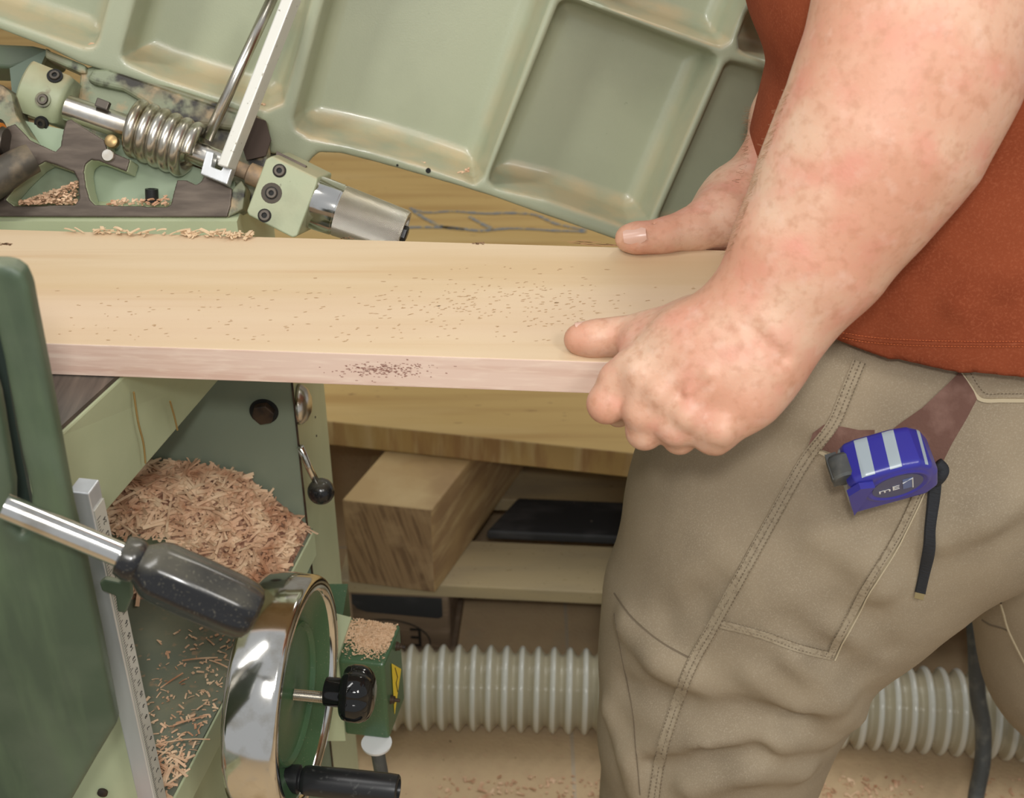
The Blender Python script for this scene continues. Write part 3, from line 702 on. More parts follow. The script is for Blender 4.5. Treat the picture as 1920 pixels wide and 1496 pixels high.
# spring
p0, p1_ = W(247, 237, HT), W(364, 284, HT); sa = (p1_-p0); ln = sa.length; sa.normalize(); su, sv = perp(sa); tilt = sa
pts = []; NT = 5.6; NS = 330
for i in range(NS+1):
    q = i/NS; a_ = 2*math.pi*NT*q+2.2; r = .0185
    pts.append(p0+sa*(ln*q)+su*(r*math.cos(a_))+sv*(r*math.sin(a_)))
obj('torsion_spring', tube(pts, .0050, 14), M['spring'], mc, smooth=True)
# left clamp block (barrel shaped) with three socket screws
g1 = cv(.351, .9363, 0)
def screw(name, c, nrm, r, parent, hd=.002):
    o = obj(name, lathe(c, nrm, [(-.004, r), (hd*.6, r), (hd, r*.85), (hd, r*.48), (hd-.0015, r*.48), (hd-.0015, 0)], 24), M['screw'], parent, smooth=35); return o
kc0 = W(88, 178, 1.075); u_ = e1
R = .040
prof = [(-.0185, R*.88), (-.0165, R*.93), (.014, R*.90), (.0175, R*.84), (.0185, R*.80)]
V, F = [], []
# sector of a drum, facing the viewer
nseg = 22; uu, vv = g1, cv(0, 0, 1)
cen = kc0-vv*.022
for s, r in prof:
    for k in range(nseg+1):
        a_ = math.radians(-38+76*k/nseg); V.append(cen+e1*s+vv*(math.cos(a_)*r)+uu*(math.sin(a_)*r*.92))
    V.append(cen+e1*s-vv*.0+uu*(math.sin(math.radians(38))*r*.9)); V.append(cen+e1*s-vv*.0-uu*(math.sin(math.radians(38))*r*.9))
m_ = nseg+3
for i in range(len(prof)-1):
    for k in range(nseg): F.append([i*m_+k, i*m_+k+1, (i+1)*m_+k+1, (i+1)*m_+k])
    F.append([i*m_+nseg, i*m_+nseg+1, (i+1)*m_+nseg+1, (i+1)*m_+nseg]); F.append([i*m_, i*m_+nseg+2, (i+1)*m_+nseg+2, (i+1)*m_])
    F.append([i*m_+nseg+1, i*m_+nseg+2, (i+1)*m_+nseg+2, (i+1)*m_+nseg+1])
F.append(list(range(nseg+1))+[nseg+1, nseg+2]); b_ = (len(prof)-1)*m_; F.append([b_+k for k in range(nseg+1)]+[b_+nseg+1, b_+nseg+2])
lb = obj('left_clamp', (V, F), mat('worn_clamp_paint', (.36, .39, .24), .45, layers=[((.22, .24, .15), 30, .45, .7), ((.16, .10, .05), 55, .62, .7)], dust=((.45, .33, .18), .5, .9, .8)), mc, smooth=40)
for x, y, rr in ((103, 143, .0062), (81, 187, .0062), (78, 231, .0058)):
    a_ = {143: 22, 187: 0, 231: -24}[y]; a_ = math.radians(a_); d = (vv*math.cos(a_)+uu*math.sin(a_)).normalized()
    pnt = WP(x, y, cen+d*R*.90, d)
    obj('screw_recess', lathe(pnt, d, [(-.001, rr), (.0012, rr)], 24), M['hole'] if y != 187 else M['dirtygreen'], lb)
    screw('socket_screw', pnt, d, rr*.72, lb, .0025)
# right clamp block
fa_ = pp([(498, 299), (510, 292), (596, 334), (594, 345), (557, 443), (548, 446), (466, 404), (462, 396)], lambda x, y: W(x, y, 1.030))
rb = bevel(obj('right_clamp', prism(fa_, cv(.12, .26, -1).normalized()*.045), M['dirtygreen2'] if 'dirtygreen2' in M else mat('clamp_paint', (.37, .41, .26), .42, layers=[((.26, .29, .18), 26, .45, .7), ((.10, .08, .05), 80, .68, .72)], bump=[(500, .2, .0004)], dust=((.50, .38, .22), .45, .9, .6)), mc), .0015, 3)
nz = cv(0, 0, 1)
for x, y, rr in ((524, 320, .0046), (509, 362, .0044), (496, 404, .0046)):
    if y == 362: obj('oil_stain', lathe(W(x, y, 1.0297), nz, [(-.001, .0085), (.0000, .0080), (.0001, 0)], 20), mat('oil_brown', (.06, .045, .028), .6), rb)
    obj('screw_recess', lathe(W(x, y, 1.0298), nz, [(-.001, rr*1.15), (.0003, rr*1.15), (.0003, 0)], 24), M['hole'], rb)
    screw('socket_screw', W(x, y, 1.0297), nz, rr, rb, .0012)
obj('gap_shim', prism(pp([(519, 283), (574, 310), (572, 318), (517, 291)], lambda x, y: W(x, y, 1.045)), FW*.03), M['iron'], mc)
# knurled steel handle
p0, d0, n0 = ax_of(584, 376, 757, 438, 1.052); dd = d0.normalized()
hd_ = obj('steel_handle', lathe(p0, d0, [(0, .017), (.001, .0205), (.004, .0213), (.0225, .0208), (.0226, .0203), (.0240, .0203)], 60), M['chrome'], mc, smooth=40)
def knurl_mat():
    m = mat('knurled_steel', (.74, .71, .63), .28, .95, dust=((.5, .42, .28), .3, .9, .7)); nt = m.node_tree; N = nt.nodes; L_ = nt.links; p = N['Principled BSDF']
    uv = N.new('ShaderNodeUVMap'); prev = None
    hs = []
    for r_ in (math.radians(45), math.radians(-45)):
        mp = N.new('ShaderNodeMapping'); mp.inputs['Rotation'].default_value = (0, 0, r_); L_.new(uv.outputs[0], mp.inputs[0])
        wv_ = N.new('ShaderNodeTexWave'); wv_.inputs['Scale'].default_value = 26; L_.new(mp.outputs[0], wv_.inputs[0]); hs.append(wv_.outputs['Fac'])
    ad = N.new('ShaderNodeMath'); ad.operation = 'ADD'; L_.new(hs[0], ad.inputs[0]); L_.new(hs[1], ad.inputs[1])
    b = N.new('ShaderNodeBump'); b.inputs['Strength'].default_value = .6; b.inputs['Distance'].default_value = .0006; L_.new(ad.outputs[0], b.inputs['Height']); L_.new(b.outputs[0], p.inputs['Normal'])
    return m
kg = obj('knurled_grip', lathe(p0, d0, [(.0240, .0205), (n0-.002, .0185), (n0, .0175), (n0, .0140), (n0-.006, .0135), (n0-.006, 0)], 72), knurl_mat(), hd_, smooth=40)
uvl = kg.data.uv_layers.new(name='UVMap'); o0 = ORG[kg.name]; pu, pv = perp(dd)
for lp in kg.data.loops:
    q = kg.data.vertices[lp.vertex_index].co+o0-p0; s = q.dot(dd); a_ = math.atan2(q.dot(pv), q.dot(pu)); uvl.data[lp.index].uv = (s*14, a_*.02*14)
for pl in kg.data.polygons:
    us = [uvl.data[i].uv for i in pl.loop_indices]
    if max(u.y for u in us)-min(u.y for u in us) > .5:
        for u in us:
            if u.y < 0: u.y += 2*math.pi*.02*14
obj('end_bolt', lathe(p0+dd*(n0-.006), dd, [(0, .0065), (.008, .0065), (.009, .005), (.009, 0)], 6), M['blackmatt'], hd_)
# dark bracket with two windows
K = 1.040; bo = W(200, 330, K); bx_, by_ = RX.copy(), UP.copy()
def B2(x, y):
    v = WP(x, y, bo, -FW)-bo; return (v.dot(bx_), v.dot(by_))
bout = [(-60, 262), (28, 232), (46, 250), (58, 263), (104, 284), (113, 274), (118, 246), (124, 226), (133, 223), (186, 256), (196, 262), (202, 282), (222, 290), (244, 299), (237, 322), (183, 301), (170, 300), (160, 308), (157, 322), (161, 350), (168, 374), (178, 384), (312, 388), (320, 383), (326, 358), (332, 337), (348, 337), (368, 346), (376, 341), (384, 328), (396, 334), (436, 354), (433, 385), (426, 408), (-60, 406)]
win1 = [(10, 374), (34, 345), (68, 312), (84, 303), (106, 310), (138, 322), (146, 338), (148, 372), (140, 384), (26, 386)]
O2 = [B2(x, y) for x, y in bout]; W2 = [B2(x, y) for x, y in win1]
brk = sdf_extrude('shaft_bracket', [O2], [W2], bo-FW*-.0016, bx_, by_, -FW, .024, .0012, M['lgreen'], mc, rnd=.001)
sdf_extrude('bracket_face', [O2], [W2], bo, bx_, by_, -FW, .0016, .0008, M['iron'], brk, rnd=.0003)
A = [(-60, 235), (40, 225), (130, 245), (330, 300), (440, 340), (450, 432), (-60, 432)]
obj('bracket_web', prism(pp(A, lambda x, y: W(x, y, 1.068)), FW*.006), mat('web_paint', (.30, .37, .25), .45, layers=[((.16, .18, .11), 14, .5, .75)]), brk)
bevel(obj('bracket_side', prism(pp([(436, 354), (452, 338), (460, 352), (455, 392), (426, 408)], lambda x, y: W(x, y, 1.041)), FW*.022), M['dirtygreen'], brk), .001)
def wpos(): 
    x = random.uniform(36, 146); lim = 384-max(0, (x-30)*.38); y = random.uniform(min(lim, 378), 384); return W(x, y, random.uniform(1.043, 1.064)), (0, -.5, .8)
def wpos2():
    x = random.uniform(205, 318); y = random.uniform(368 if x > 300 else 374, 385); return W(x, y, random.uniform(1.043, 1.064)), (0, -.5, .8)
ws = obj('trapped_shavings', join(chips(520, wpos, lambda: (random.uniform(.001, .004), random.uniform(.001, .002)), True, .9), chips(90, wpos2, lambda: (random.uniform(.001, .006), random.uniform(.001, .002)), True, .7)), M['chip'], origin=tuple(W(90, 386, 1.05)))
tag(ws, 'fine shavings caught in the windows of the dark hinge bracket', 'shavings', kind='stuff')
obj('cap_screw', lathe(W(285, 378, 1.052), cv(.05, .98, .3), [(0, .0062), (.0015, .0062), (.0016, .0052), (.010, .0052), (.010, .003), (.007, .003), (.007, 0)], 24), M['blackmatt'], brk, smooth=35)
obj('brass_bolt', lathe(W(208, 264, 1.036), nz, [(-.006, .0050), (0, .0050), (.001, .0035), (.001, 0)], 18), M['brass'], brk, smooth=35)
obj('pin', lathe(W(202, 291, 1.0385), nz, [(-.004, .0050), (.0, .0050), (.0006, .0044), (.0006, 0)], 24), M['steel'], brk, smooth=35)
# left odds: dark pipe, orange ring, green lumps
obj('motor_pipe', tube(spline([W(-70, 372, 1.02), W(-20, 345, 1.02), W(30, 312, 1.022), W(62, 296, 1.026)], 8), lambda i: .0150-.0035*(i/24), 26), mat('dirty_pipe', (.07, .06, .045), .55, .3, layers=[((.22, .17, .11), 50, .45, .7)]), mc, smooth=40)
obj('orange_seal', lathe(W(-8, 262, 1.03), (1, -.1, -.1), [(-.004, .0135), (.004, .0135), (.004, .009), (-.004, .009)], 30, closed=True), M['orange'], mc, smooth=40)
obj('drive_collar', lathe(W(-12, 262, 1.032), (1, -.1, -.1), [(-.03, .011), (-.004, .0165), (.004, .0165), (.0042, .012), (.010, .010), (.010, 0)], 30), M['screw'], mc, smooth=40)
bevel(obj('green_lug', prism(pp([(-60, 150), (4, 158), (22, 176), (30, 215), (60, 262), (60, 275), (-60, 250)], lambda x, y: W(x, y, 1.05)), FW*.03), M['dirtygreen'], mc), .002)
bevel(obj('gear_cover', join(prism(pp([(-90, 78), (60, 85), (88, 92), (88, 108), (20, 128), (-90, 124)], lambda x, y: W(x, y, 1.105)), FW*.05)), M['dgreen'], mc), .003, 3)
obj('cover_front', prism(pp([(18, 128), (90, 92), (40, 205), (24, 190)], lambda x, y: W(x, y, 1.100)), FW*.006), mat('cover_front_teal', (.11, .15, .105), .5), mc)  # front sheet in its own grey teal, paler than the cover
bevel(obj('clamp_bridge', prism(pp([(84, 88), (92, 95), (160, 122), (162, 138), (150, 137), (84, 108)], lambda x, y: W(x, y, 1.085)), FW*.02), M['dirtygreen'], mc), .002)
# bars
bevel(obj('flat_bar', prism([W(406, 309, 1.018), W(426, 315, 1.018), W(552, -8, 1.012), W(531, -14, 1.012)], FW*.012+RX*.004), M['paintbar'], mc), .0012)
obj('round_bar', tube([W(388, 262, 1.045), W(516, -15, 1.045)], .0044, 20), M['steel'], mc, smooth=True)
fk = [(394, 288), (409, 292), (404, 318), (422, 325), (434, 298), (450, 302), (433, 352), (383, 332)]
sdf_extrude('fork', [[B2(x, y) for x, y in fk]], [], bo+FW*-.014, bx_, by_, -FW, .012, .0008, M['alu'], mc, rnd=.0004)
# ================================================================== tilted ribbed table
ta = cv(.943, -.334, -.20).normalized(); tb = cv(.358, .934, .37); tb = (tb-ta*ta.dot(tb)).normalized(); tn = ta.cross(tb).normalized()
TO = W(540, 262, 1.112)
def T2(x, y):
    v = WP(x, y, TO, tn)-TO; return (v.dot(ta), v.dot(tb))
tout = [(-120, 4), (-120, 4), (0, 52), (88, 86), (150, 116), (300, 164), (435, 208), (500, 232), (506, 262), (508, 286), (521, 286), (572, 308), (582, 295), (596, 283), (640, 285), (710, 303), (781, 323), (860, 346), (921, 365), (1000, 393), (1075, 419), (1165, 450), (1300, 500), (1420, 540), (1470, 200), (1640, -420), (-100, -1000)]
pk_ = [
 [(-200, -60), (-60, -460), (160, -360), (208, -30), (200, 2), (182, 70), (174, 84), (160, 86), (60, 52), (-60, 10)],
 [(262, -20), (400, -420), (720, -340), (596, -60), (548, 120), (528, 190), (500, 202), (440, 186), (300, 142), (240, 116), (231, 104), (232, 90)],
 [(616, -20), (760, -380), (1150, -300), (1040, -30), (905, 330), (890, 344), (870, 334), (781, 304), (700, 280), (640, 266), (580, 254), (558, 240), (552, 222)],
 [(1048, 8), (1060, 0), (1076, 0), (1330, 96), (1344, 108), (1342, 122), (1214, 416), (1180, 424), (1140, 410), (1030, 372), (930, 350), (919, 340), (922, 322)],
 [(1362, 122), (1372, 116), (1400, 122), (1640, 205), (1560, 560), (1360, 500), (1240, 440), (1234, 420), (1240, 400)],
 [(1068, -24), (1200, -330), (1500, -230), (1380, 40), (1366, 76), (1350, 84), (1330, 78), (1100, -2), (1074, -10)],
 [(1386, 70), (1400, 30), (1540, -200), (1800, -120), (1660, 170), (1640, 180), (1400, 100), (1388, 92)],
]
hh = .0022
O_ = [T2(x, y) for x, y in tout]
ax, G = grid((-.33, -.16, -.072), (.47, .30, .006), hh)
X2, Y2 = G[0][:, :, 0], G[1][:, :, 0]
po = poly_sd(X2, Y2, O_)[:, :, None]
zz = G[2]
f = smax(po-.002, np.maximum(zz, -.068-zz)+0*po, .006)
DEP = .048
for P in pk_:
    p_ = poly_sd(X2, Y2, [T2(x, y) for x, y in P])[:, :, None]
    # draft: the pocket narrows with depth, soft corner at the floor
    pocket = smax(p_-.001+(-zz)*.14, -(zz+DEP)+0*p_, .014)
    f = smax(f, -pocket, .0035)
Vt, Ft = nets(ax, f)
Bm = np.array([tuple(ta), tuple(tb), tuple(tn)])
tt = obj('tilted_table', (Vt@Bm+np.array(TO), Ft), M['table'], mc, smooth=True)
obj('hinge_leaf', prism(pp([(505, 292), (570, 318), (590, 250), (525, 240)], lambda x, y: WP(x, y, TO-tn*.02, tn)), -tn*.03), M['dirtygreen'], mc)
for x, y, r in ((803, 320, .0022), (745, 310, .0010)):
    p = WP(x, y, TO, tn); obj('drilled_hole', lathe(p-tn*.004, tn, [(0, r), (.0042, r)], 14), M['hole'], tt)
def lpos(): x, y = random.choice([(790, 306), (870, 325), (876, 318), (1190, 425), (172, 86), (485, 198)]); p = WP(x+random.gauss(0, 6), y+random.gauss(0, 3), TO-tn*.008, tn); return p, (0, -.4, .9)
ls = obj('casting_shavings', chips(26, lpos, lambda: (random.uniform(.002, .006), random.uniform(.0008, .002)), True, .6), M['chip'], origin=tuple(WP(800, 320, TO, tn)))
tag(ls, 'a few tiny shavings lying on the ledges of the ribbed table', 'shavings', kind='stuff')
# ================================================================== person
def rp(px, t): return px*t/FPX
def C3(px, py, t, r): return tuple(W(px, py, t)), rp(r, t)
def chain(G, nodes, k=None, base=None, kk=.01):
    f = base
    for i in range(len(nodes)-1):
        (a, ra), (b, rb) = nodes[i], nodes[i+1]; c = cap(G, a, ra, b, rb)
        f = c if f is None else smin(f, c, kk)
    return f
# --- near (left) hand and forearm, camera-aligned sample grid with squeezed depth
def solid(nodesets, lo, hi, h, extra=None):
    ax_, G_ = grid(lo, hi, h); f = None
    for nodes, kk, kj in nodesets:
        g = chain(G_, nodes, kk=kk); f = g if f is None else smin(f, g, kj)
    if extra: f = extra(G_, f)
    return nets(ax_, f)
def zr(px, py, r, gap=0):                      # a ball of radius r px resting on the board top
    t = .83
    for _ in range(4): t = (WZ(px, py, .93+gap+rp(r, t))-CAM).dot(FW)
    return tuple(W(px, py, t)), rp(r, t)
TH = [zr(1083, 636, 25), zr(1105, 636, 27), zr(1135, 633, 28), zr(1175, 630, 31, .002), C3(1225, 628, .818, 42), C3(1300, 612, .815, 52), C3(1385, 600, .800, 54)]
def finger(mcp, pip, dip, tip): return [mcp, pip, dip, tip]
IDX = [C3(1196, 700, .792, 43), C3(1160, 716, .798, 37), C3(1138, 757, .800, 35), (tuple(Vector(W(1150, 770, .822))+Vector((.004, .012, -.006))), .0100), (tuple(WY(1160, 768, .755)-Vector((0, 0, .004))), .0088)]
MID = [C3(1232, 738, .782, 42), C3(1207, 772, .786, 36), C3(1209, 808, .795, 33), (tuple(WY(1216, 800, .705)), .0100), (tuple(WY(1224, 775, .765)), .0085)]
RNG = [C3(1284, 778, .776, 38), C3(1268, 800, .780, 34), C3(1274, 819, .792, 30), (tuple(WY(1278, 808, .700)), .0098), (tuple(WY(1284, 780, .760)), .0082)]
PNK = [C3(1345, 802, .770, 36), C3(1337, 817, .778, 33), C3(1342, 824, .790, 27), (tuple(WY(1344, 806, .695)), .0088), (tuple(WY(1340, 785, .745)), .0074)]
MC = [([C3(1196, 695, .795, 45), C3(1290, 640, .790, 58), C3(1385, 590, .782, 52)], .02, .012),
      ([C3(1236, 735, .788, 44), C3(1320, 680, .782, 60), C3(1405, 620, .778, 60)], .02, .014),
      ([C3(1288, 775, .782, 40), C3(1365, 710, .778, 58), C3(1425, 640, .775, 60)], .02, .014),
      ([C3(1350, 800, .776, 38), C3(1398, 745, .773, 50), C3(1428, 690, .774, 52), C3(1425, 655, .775, 55)], .02, .014)]
ARM = [C3(1398, 655, .782, 92), C3(1415, 633, .780, 98), C3(1453, 575, .775, 117), C3(1525, 463, .765, 146), C3(1598, 340, .755, 172), C3(1660, 238, .745, 192), C3(1712, 120, .738, 202), C3(1752, -20, .735, 212), C3(1800, -160, .75, 205)]
def sq(nodes, k=1.0): return nodes
def extraL(G_, f):
    # tendons, knuckle bumps, veins and wrist crease
    for a_, b_, r in ((C3(1200, 690, .779, 0), C3(1340, 622, .762, 0), .0030), (C3(1236, 730, .771, 0), C3(1360, 650, .758, 0), .0032), (C3(1288, 772, .767, 0), C3(1385, 690, .755, 0), .0028)):
        f = smin(f, cap(G_, a_[0], r, b_[0], r*.6), .010)
    for q in (C3(1196, 704, .7815, 0), C3(1240, 742, .7725, 0), C3(1291, 782, .7665, 0), C3(1356, 806, .7620, 0)):
        f = smin(f, cap(G_, q[0], .0035, q[0], .0035), .010)
    vein = [C3(1400, 625, .760, 0), C3(1360, 650, .757, 0), C3(1330, 700, .756, 0), C3(1290, 735, .762, 0)]
    for i in range(3): f = smin(f, cap(G_, vein[i][0], .0008, vein[i+1][0], .0008), .006)
    cr = [C3(1357, 548, .745, 0), C3(1400, 610, .742, 0), C3(1468, 672, .748, 0)]
    for i in range(2): f = smax(f, -cap(G_, cr[i][0], .0016, cr[i+1][0], .0016), .008)
    return f
def flat_arm(nodes, t0, k):
    out = []
    for p, r in nodes: out.append((p, r))
    return out
sets = [(TH, .010, 0)] + [(MC[0][0], .02, .016), (MC[1][0], .02, .012), (MC[2][0], .02, .012), (MC[3][0], .02, .012)]
# forearm radius is wider than deep: sample in a frame squeezed along the view axis
def SQ(p, k=1.22):
    v = Vector(p)-CAM; return tuple(CAM + v + FW*((k-1)*(v.dot(FW)-.77)))
def arm_field(G_):
    kq = 1.22
    dz = (G_[1]-CAM.y)*FW.y+(G_[2]-CAM.z)*FW.z-.77
    G2_ = [G_[0]+FW.x*(kq-1)*dz, G_[1]+FW.y*(kq-1)*dz, G_[2]+FW.z*(kq-1)*dz]
    f = None
    for i in range(len(ARM)-1):
        (a_, ra), (b_, rb_) = ARM[i], ARM[i+1]; c = cap(G2_, SQ(a_), ra, SQ(b_), rb_); f = c if f is None else smin(f, c, .012)
    return f*.86
def handL(h, lo, hi):
    ax_, G_ = grid(lo, hi, h)
    f = None
    for nodes, kk, kj in sets:
        g = chain(G_, nodes, kk=kk); f = g if f is None else smin(f, g, kj)
    for nd in (IDX, MID, RNG, PNK):
        f = smin(f, cap(G_, nd[0][0], nd[0][1], nd[1][0], nd[1][1]*1.04), .0085)
        g = chain(G_, nd[1:], kk=.005); f = smin(f, g, .0035)
    f = smin(f, arm_field(G_), .018)
    # web between thumb and index
    f = smin(f, cap(G_, C3(1205, 650, .81, 0)[0], .012, C3(1290, 640, .80, 0)[0], .018), .012)
    f = extraL(G_, f)
    return nets(ax_, f)
vL = handL(.0013, (.028, .555, .83), (.36, .80, 1.20))
# --- far (right) hand
TR = [C3(1176, 447, .945, 22), C3(1195, 446, .945, 25), C3(1235, 444, .948, 26), C3(1262, 441, .952, 28), C3(1305, 428, .957, 39), C3(1355, 408, .966, 56), C3(1400, 380, .985, 66)]
TR2 = []
for (p, r), px in zip(TR[:4], (0, 0, 0, 0)):
    TR2.append((p[:2]+(max(p[2], .9305+r),), r))
TR = TR2+TR[4:]
PR = [[C3(1330, 420, .99, 45), C3(1380, 385, .99, 62), C3(1440, 340, 1.0, 60)], [C3(1390, 425, .985, 42), C3(1410, 400, .985, 55), C3(1440, 340, 1.0, 60)]]
FR = [C3(1442, 345, 1.0, 64), C3(1462, 290, 1.015, 58), C3(1482, 225, 1.04, 66), (( .262, 1.06, 1.045), .036), ((.33, 1.11, 1.12), .046)]
def fr_finger(px, s):
    k = W(px, 425, 1.0); return [(tuple(k), .0105*s), (tuple(k+Vector((-.012, .018, -.018))), .0100*s), (tuple(k+Vector((-.018, -.002, -.052))), .0092*s), (tuple(k+Vector((-.018, -.030, -.060))), .0082*s)]
def handR(h, lo, hi):
    ax_, G_ = grid(lo, hi, h); f = chain(G_, TR, kk=.010)
    for nd in PR: f = smin(f, chain(G_, nd, kk=.02), .014)
    f = smin(f, chain(G_, FR, kk=.02), .016)
    for px, s in ((1325, 1), (1365, 1.05), (1405, 1), (1445, .85)):
        f = smin(f, chain(G_, fr_finger(px, s), kk=.005), .004)
    for p in (C3(1225, 421, .94, 0), C3(1233, 423, .94, 0)):   # creases over the thumb joint
        f = smax(f, -cap(G_, p[0], .0005, tuple(Vector(p[0])-UP*.010), .0005), .003)
    return nets(ax_, f)
vR = handR(.0016, (.06, .82, .84), (.385, 1.17, 1.18))
# --- torso, neck, head, upper arms (inside the clothes or above the frame)
TC = Vector((.36, .93, 0))
def torso(h, lo, hi):
    ax_, G_ = grid(lo, hi, h)
    f = ell(G_, (.35, .93, 1.12), (.15, .165, .20))
    f = smin(f, ell(G_, (.385, .93, 1.32), (.115, .185, .16)), .05)
    f = smin(f, ell(G_, (.37, .93, .93), (.13, .16, .14)), .05)
    f = smin(f, cap(G_, (.385, .93, 1.44), .058, (.34, .93, 1.54), .055), .03)
    f = smin(f, ell(G_, (.31, .93, 1.64), (.098, .078, .118)), .02)
    f = smin(f, cap(G_, (.212, .93, 1.632), .010, (.205, .93, 1.612), .014), .012)   # nose
    f = smin(f, cap(G_, (.235, .93, 1.555), .022, (.25, .93, 1.55), .025), .02)      # chin
    for s in (-1, 1):
        f = smin(f, ell(G_, (.325, .93+s*.080, 1.635), (.016, .010, .032)), .006)
        f = smax(f, -cap(G_, (.222, .93+s*.032, 1.660), .008, (.218, .93+s*.036, 1.660), .008), .008)
    f = smin(f, chain(G_, [((.40, .755, 1.38), .062), ((.39, .70, 1.28), .058), (tuple(W(1795, -150, .75)), .058)], kk=.03), .03)
    f = smin(f, chain(G_, [((.40, 1.105, 1.38), .062), ((.385, 1.13, 1.25), .055), ((.33, 1.11, 1.12), .047)], kk=.03), .03)
    return nets(ax_, f)
vT = torso(.008, (.14, .56, .74), (.58, 1.24, 1.80))
body = obj('person', join((vL[0], vL[1]), (vR[0], vR[1]), (vT[0], vT[1])), M['skin'], smooth=True, origin=(.36, .93, 0))
tag(body, 'man in rust red shirt and khaki trousers pushing the beech board with both hands', 'person')
# nails
def nail(c, ax1, ax2, up, L1, W1, lift=.0004):
    V, F = [], []; n_ = 9
    for i in range(n_):
        for k in range(n_):
            u, v = 2*i/(n_-1)-1, 2*k/(n_-1)-1
            s = math.sqrt(max(0, 1-abs(u)**2.6*.55)); V.append(c+ax1*(u*L1)+ax2*(v*W1*s)-up*((v*s)**2*W1*.55)-up*(max(0, -u)**2*.0008))
    for i in range(n_-1):
        for k in range(n_-1): F.append([i*n_+k, (i+1)*n_+k, (i+1)*n_+k+1, i*n_+k+1])
    return join((V, F), ([Vector(p)-up*.0006 for p in V], F))
bvb = BVHTree.FromPolygons([tuple(p) for p in list(vL[0])+list(vR[0])], [list(map(int, q)) for q in vL[1]]+[[int(i)+len(vL[0]) for i in q] for q in vR[1]])
def hit(bv, px, py):
    d = ray(px, py).normalized(); h_ = bv.ray_cast(CAM, d); return (h_[0], h_[1]) if h_[0] is not None else (None, None)
p, nn = hit(bvb, 1190, 441)
if p is not None:
    a1 = (W(1150, 446, 1)-W(1230, 438, 1)).normalized(); a2 = nn.cross(a1).normalized(); a1 = a2.cross(nn).normalized()
    obj('thumb_nail', nail(p+nn*.0011, -a1 if a1.x > 0 else a1, a2, nn, .0080, .0058), M['nail'], body, smooth=True)
pt_ = Vector(TH[0][0]); rt = TH[0][1]
upn = (Vector((-.15, .30, 1))).normalized(); a1 = (Vector(TH[0][0])-Vector(TH[2][0])).normalized(); a1 = (a1-upn*a1.dot(upn)).normalized(); a2 = upn.cross(a1)
h_ = bvb.ray_cast(pt_-a1*.004+upn*.03, -upn)
if h_[0] is not None: obj('thumb_nail', nail(h_[0]+upn*.0003-a1*.004, a1, a2, upn, .0085, .0065), M['nail'], body, smooth=True)
# --- shirt
def shirt(h, lo, hi):
    ax_, G_ = grid(lo, hi, h)
    q_ = np.sqrt(((G_[0]-.354)/.196)**2+((G_[1]-.935)/.205)**2); f = ((q_**3.5+np.abs((G_[2]-1.165)/.150)**3.5)**(1/3.5)-1)*.15
    f = smin(f, ell(G_, (.39, .93, 1.30), (.15, .205, .18)), .03)
    # lower tube to the hem
    r = np.sqrt(((G_[0]-.368)/.183)**2+((G_[1]-.930)/.193)**2); tubef = (r-1-np.clip((1.03-G_[2])*.7, 0, .07))*.182
    f = smin(f, np.maximum(tubef, np.abs(G_[2]-.98)-.115), .014)
    # sleeves
    f = smin(f, cap(G_, (.41, .745, 1.37), .078, (.395, .71, 1.30), .080), .03)
    f = smin(f, cap(G_, (.41, 1.115, 1.37), .078, (.39, 1.13, 1.27), .074), .03)
    # folds
    def fold(pl, rr, s=1, k=.018, off=0):
        nonlocal f
        for i in range(len(pl)-1):
            c = cap(G_, pl[i], rr, pl[i+1], rr)
            f = smin(f, c, k) if s > 0 else smax(f, -c, k)
    F_ = lambda x, y, y3: tuple(WY(x, y, y3))
    fold([F_(1800, 570, .748), F_(1880, 515, .748), F_(1980, 450, .75)], .003)
    pass
    pass
    f = smax(f, (.890+np.clip(G_[0]-.20, 0, .2)*.10-G_[2])+0*f, .002)
    f = smax(f, G_[2]-1.435+0*f, .02)
    return nets(ax_, f)
vS = shirt(.004, (.10, .62, .86), (.62, 1.23, 1.48))
sh_ = obj('shirt', vS, M['shirt'], body, smooth=True)
bvs = BVHTree.FromPolygons([tuple(p) for p in vS[0]], [list(map(int, q)) for q in vS[1]])
# --- hair
ax_, G_ = grid((.19, .82, 1.52), (.44, 1.04, 1.80), .006)
fh = smax(ell(G_, (.318, .93, 1.652), (.106, .087, .122)), -ell(G_, (.235, .93, 1.60), (.09, .12, .10)), .01); fh = smax(fh, 1.59-G_[2]+0*fh, .01)
obj('hair', nets(ax_, fh), mat('brown_hair', (.10, .05, .03), .8), body, smooth=True)
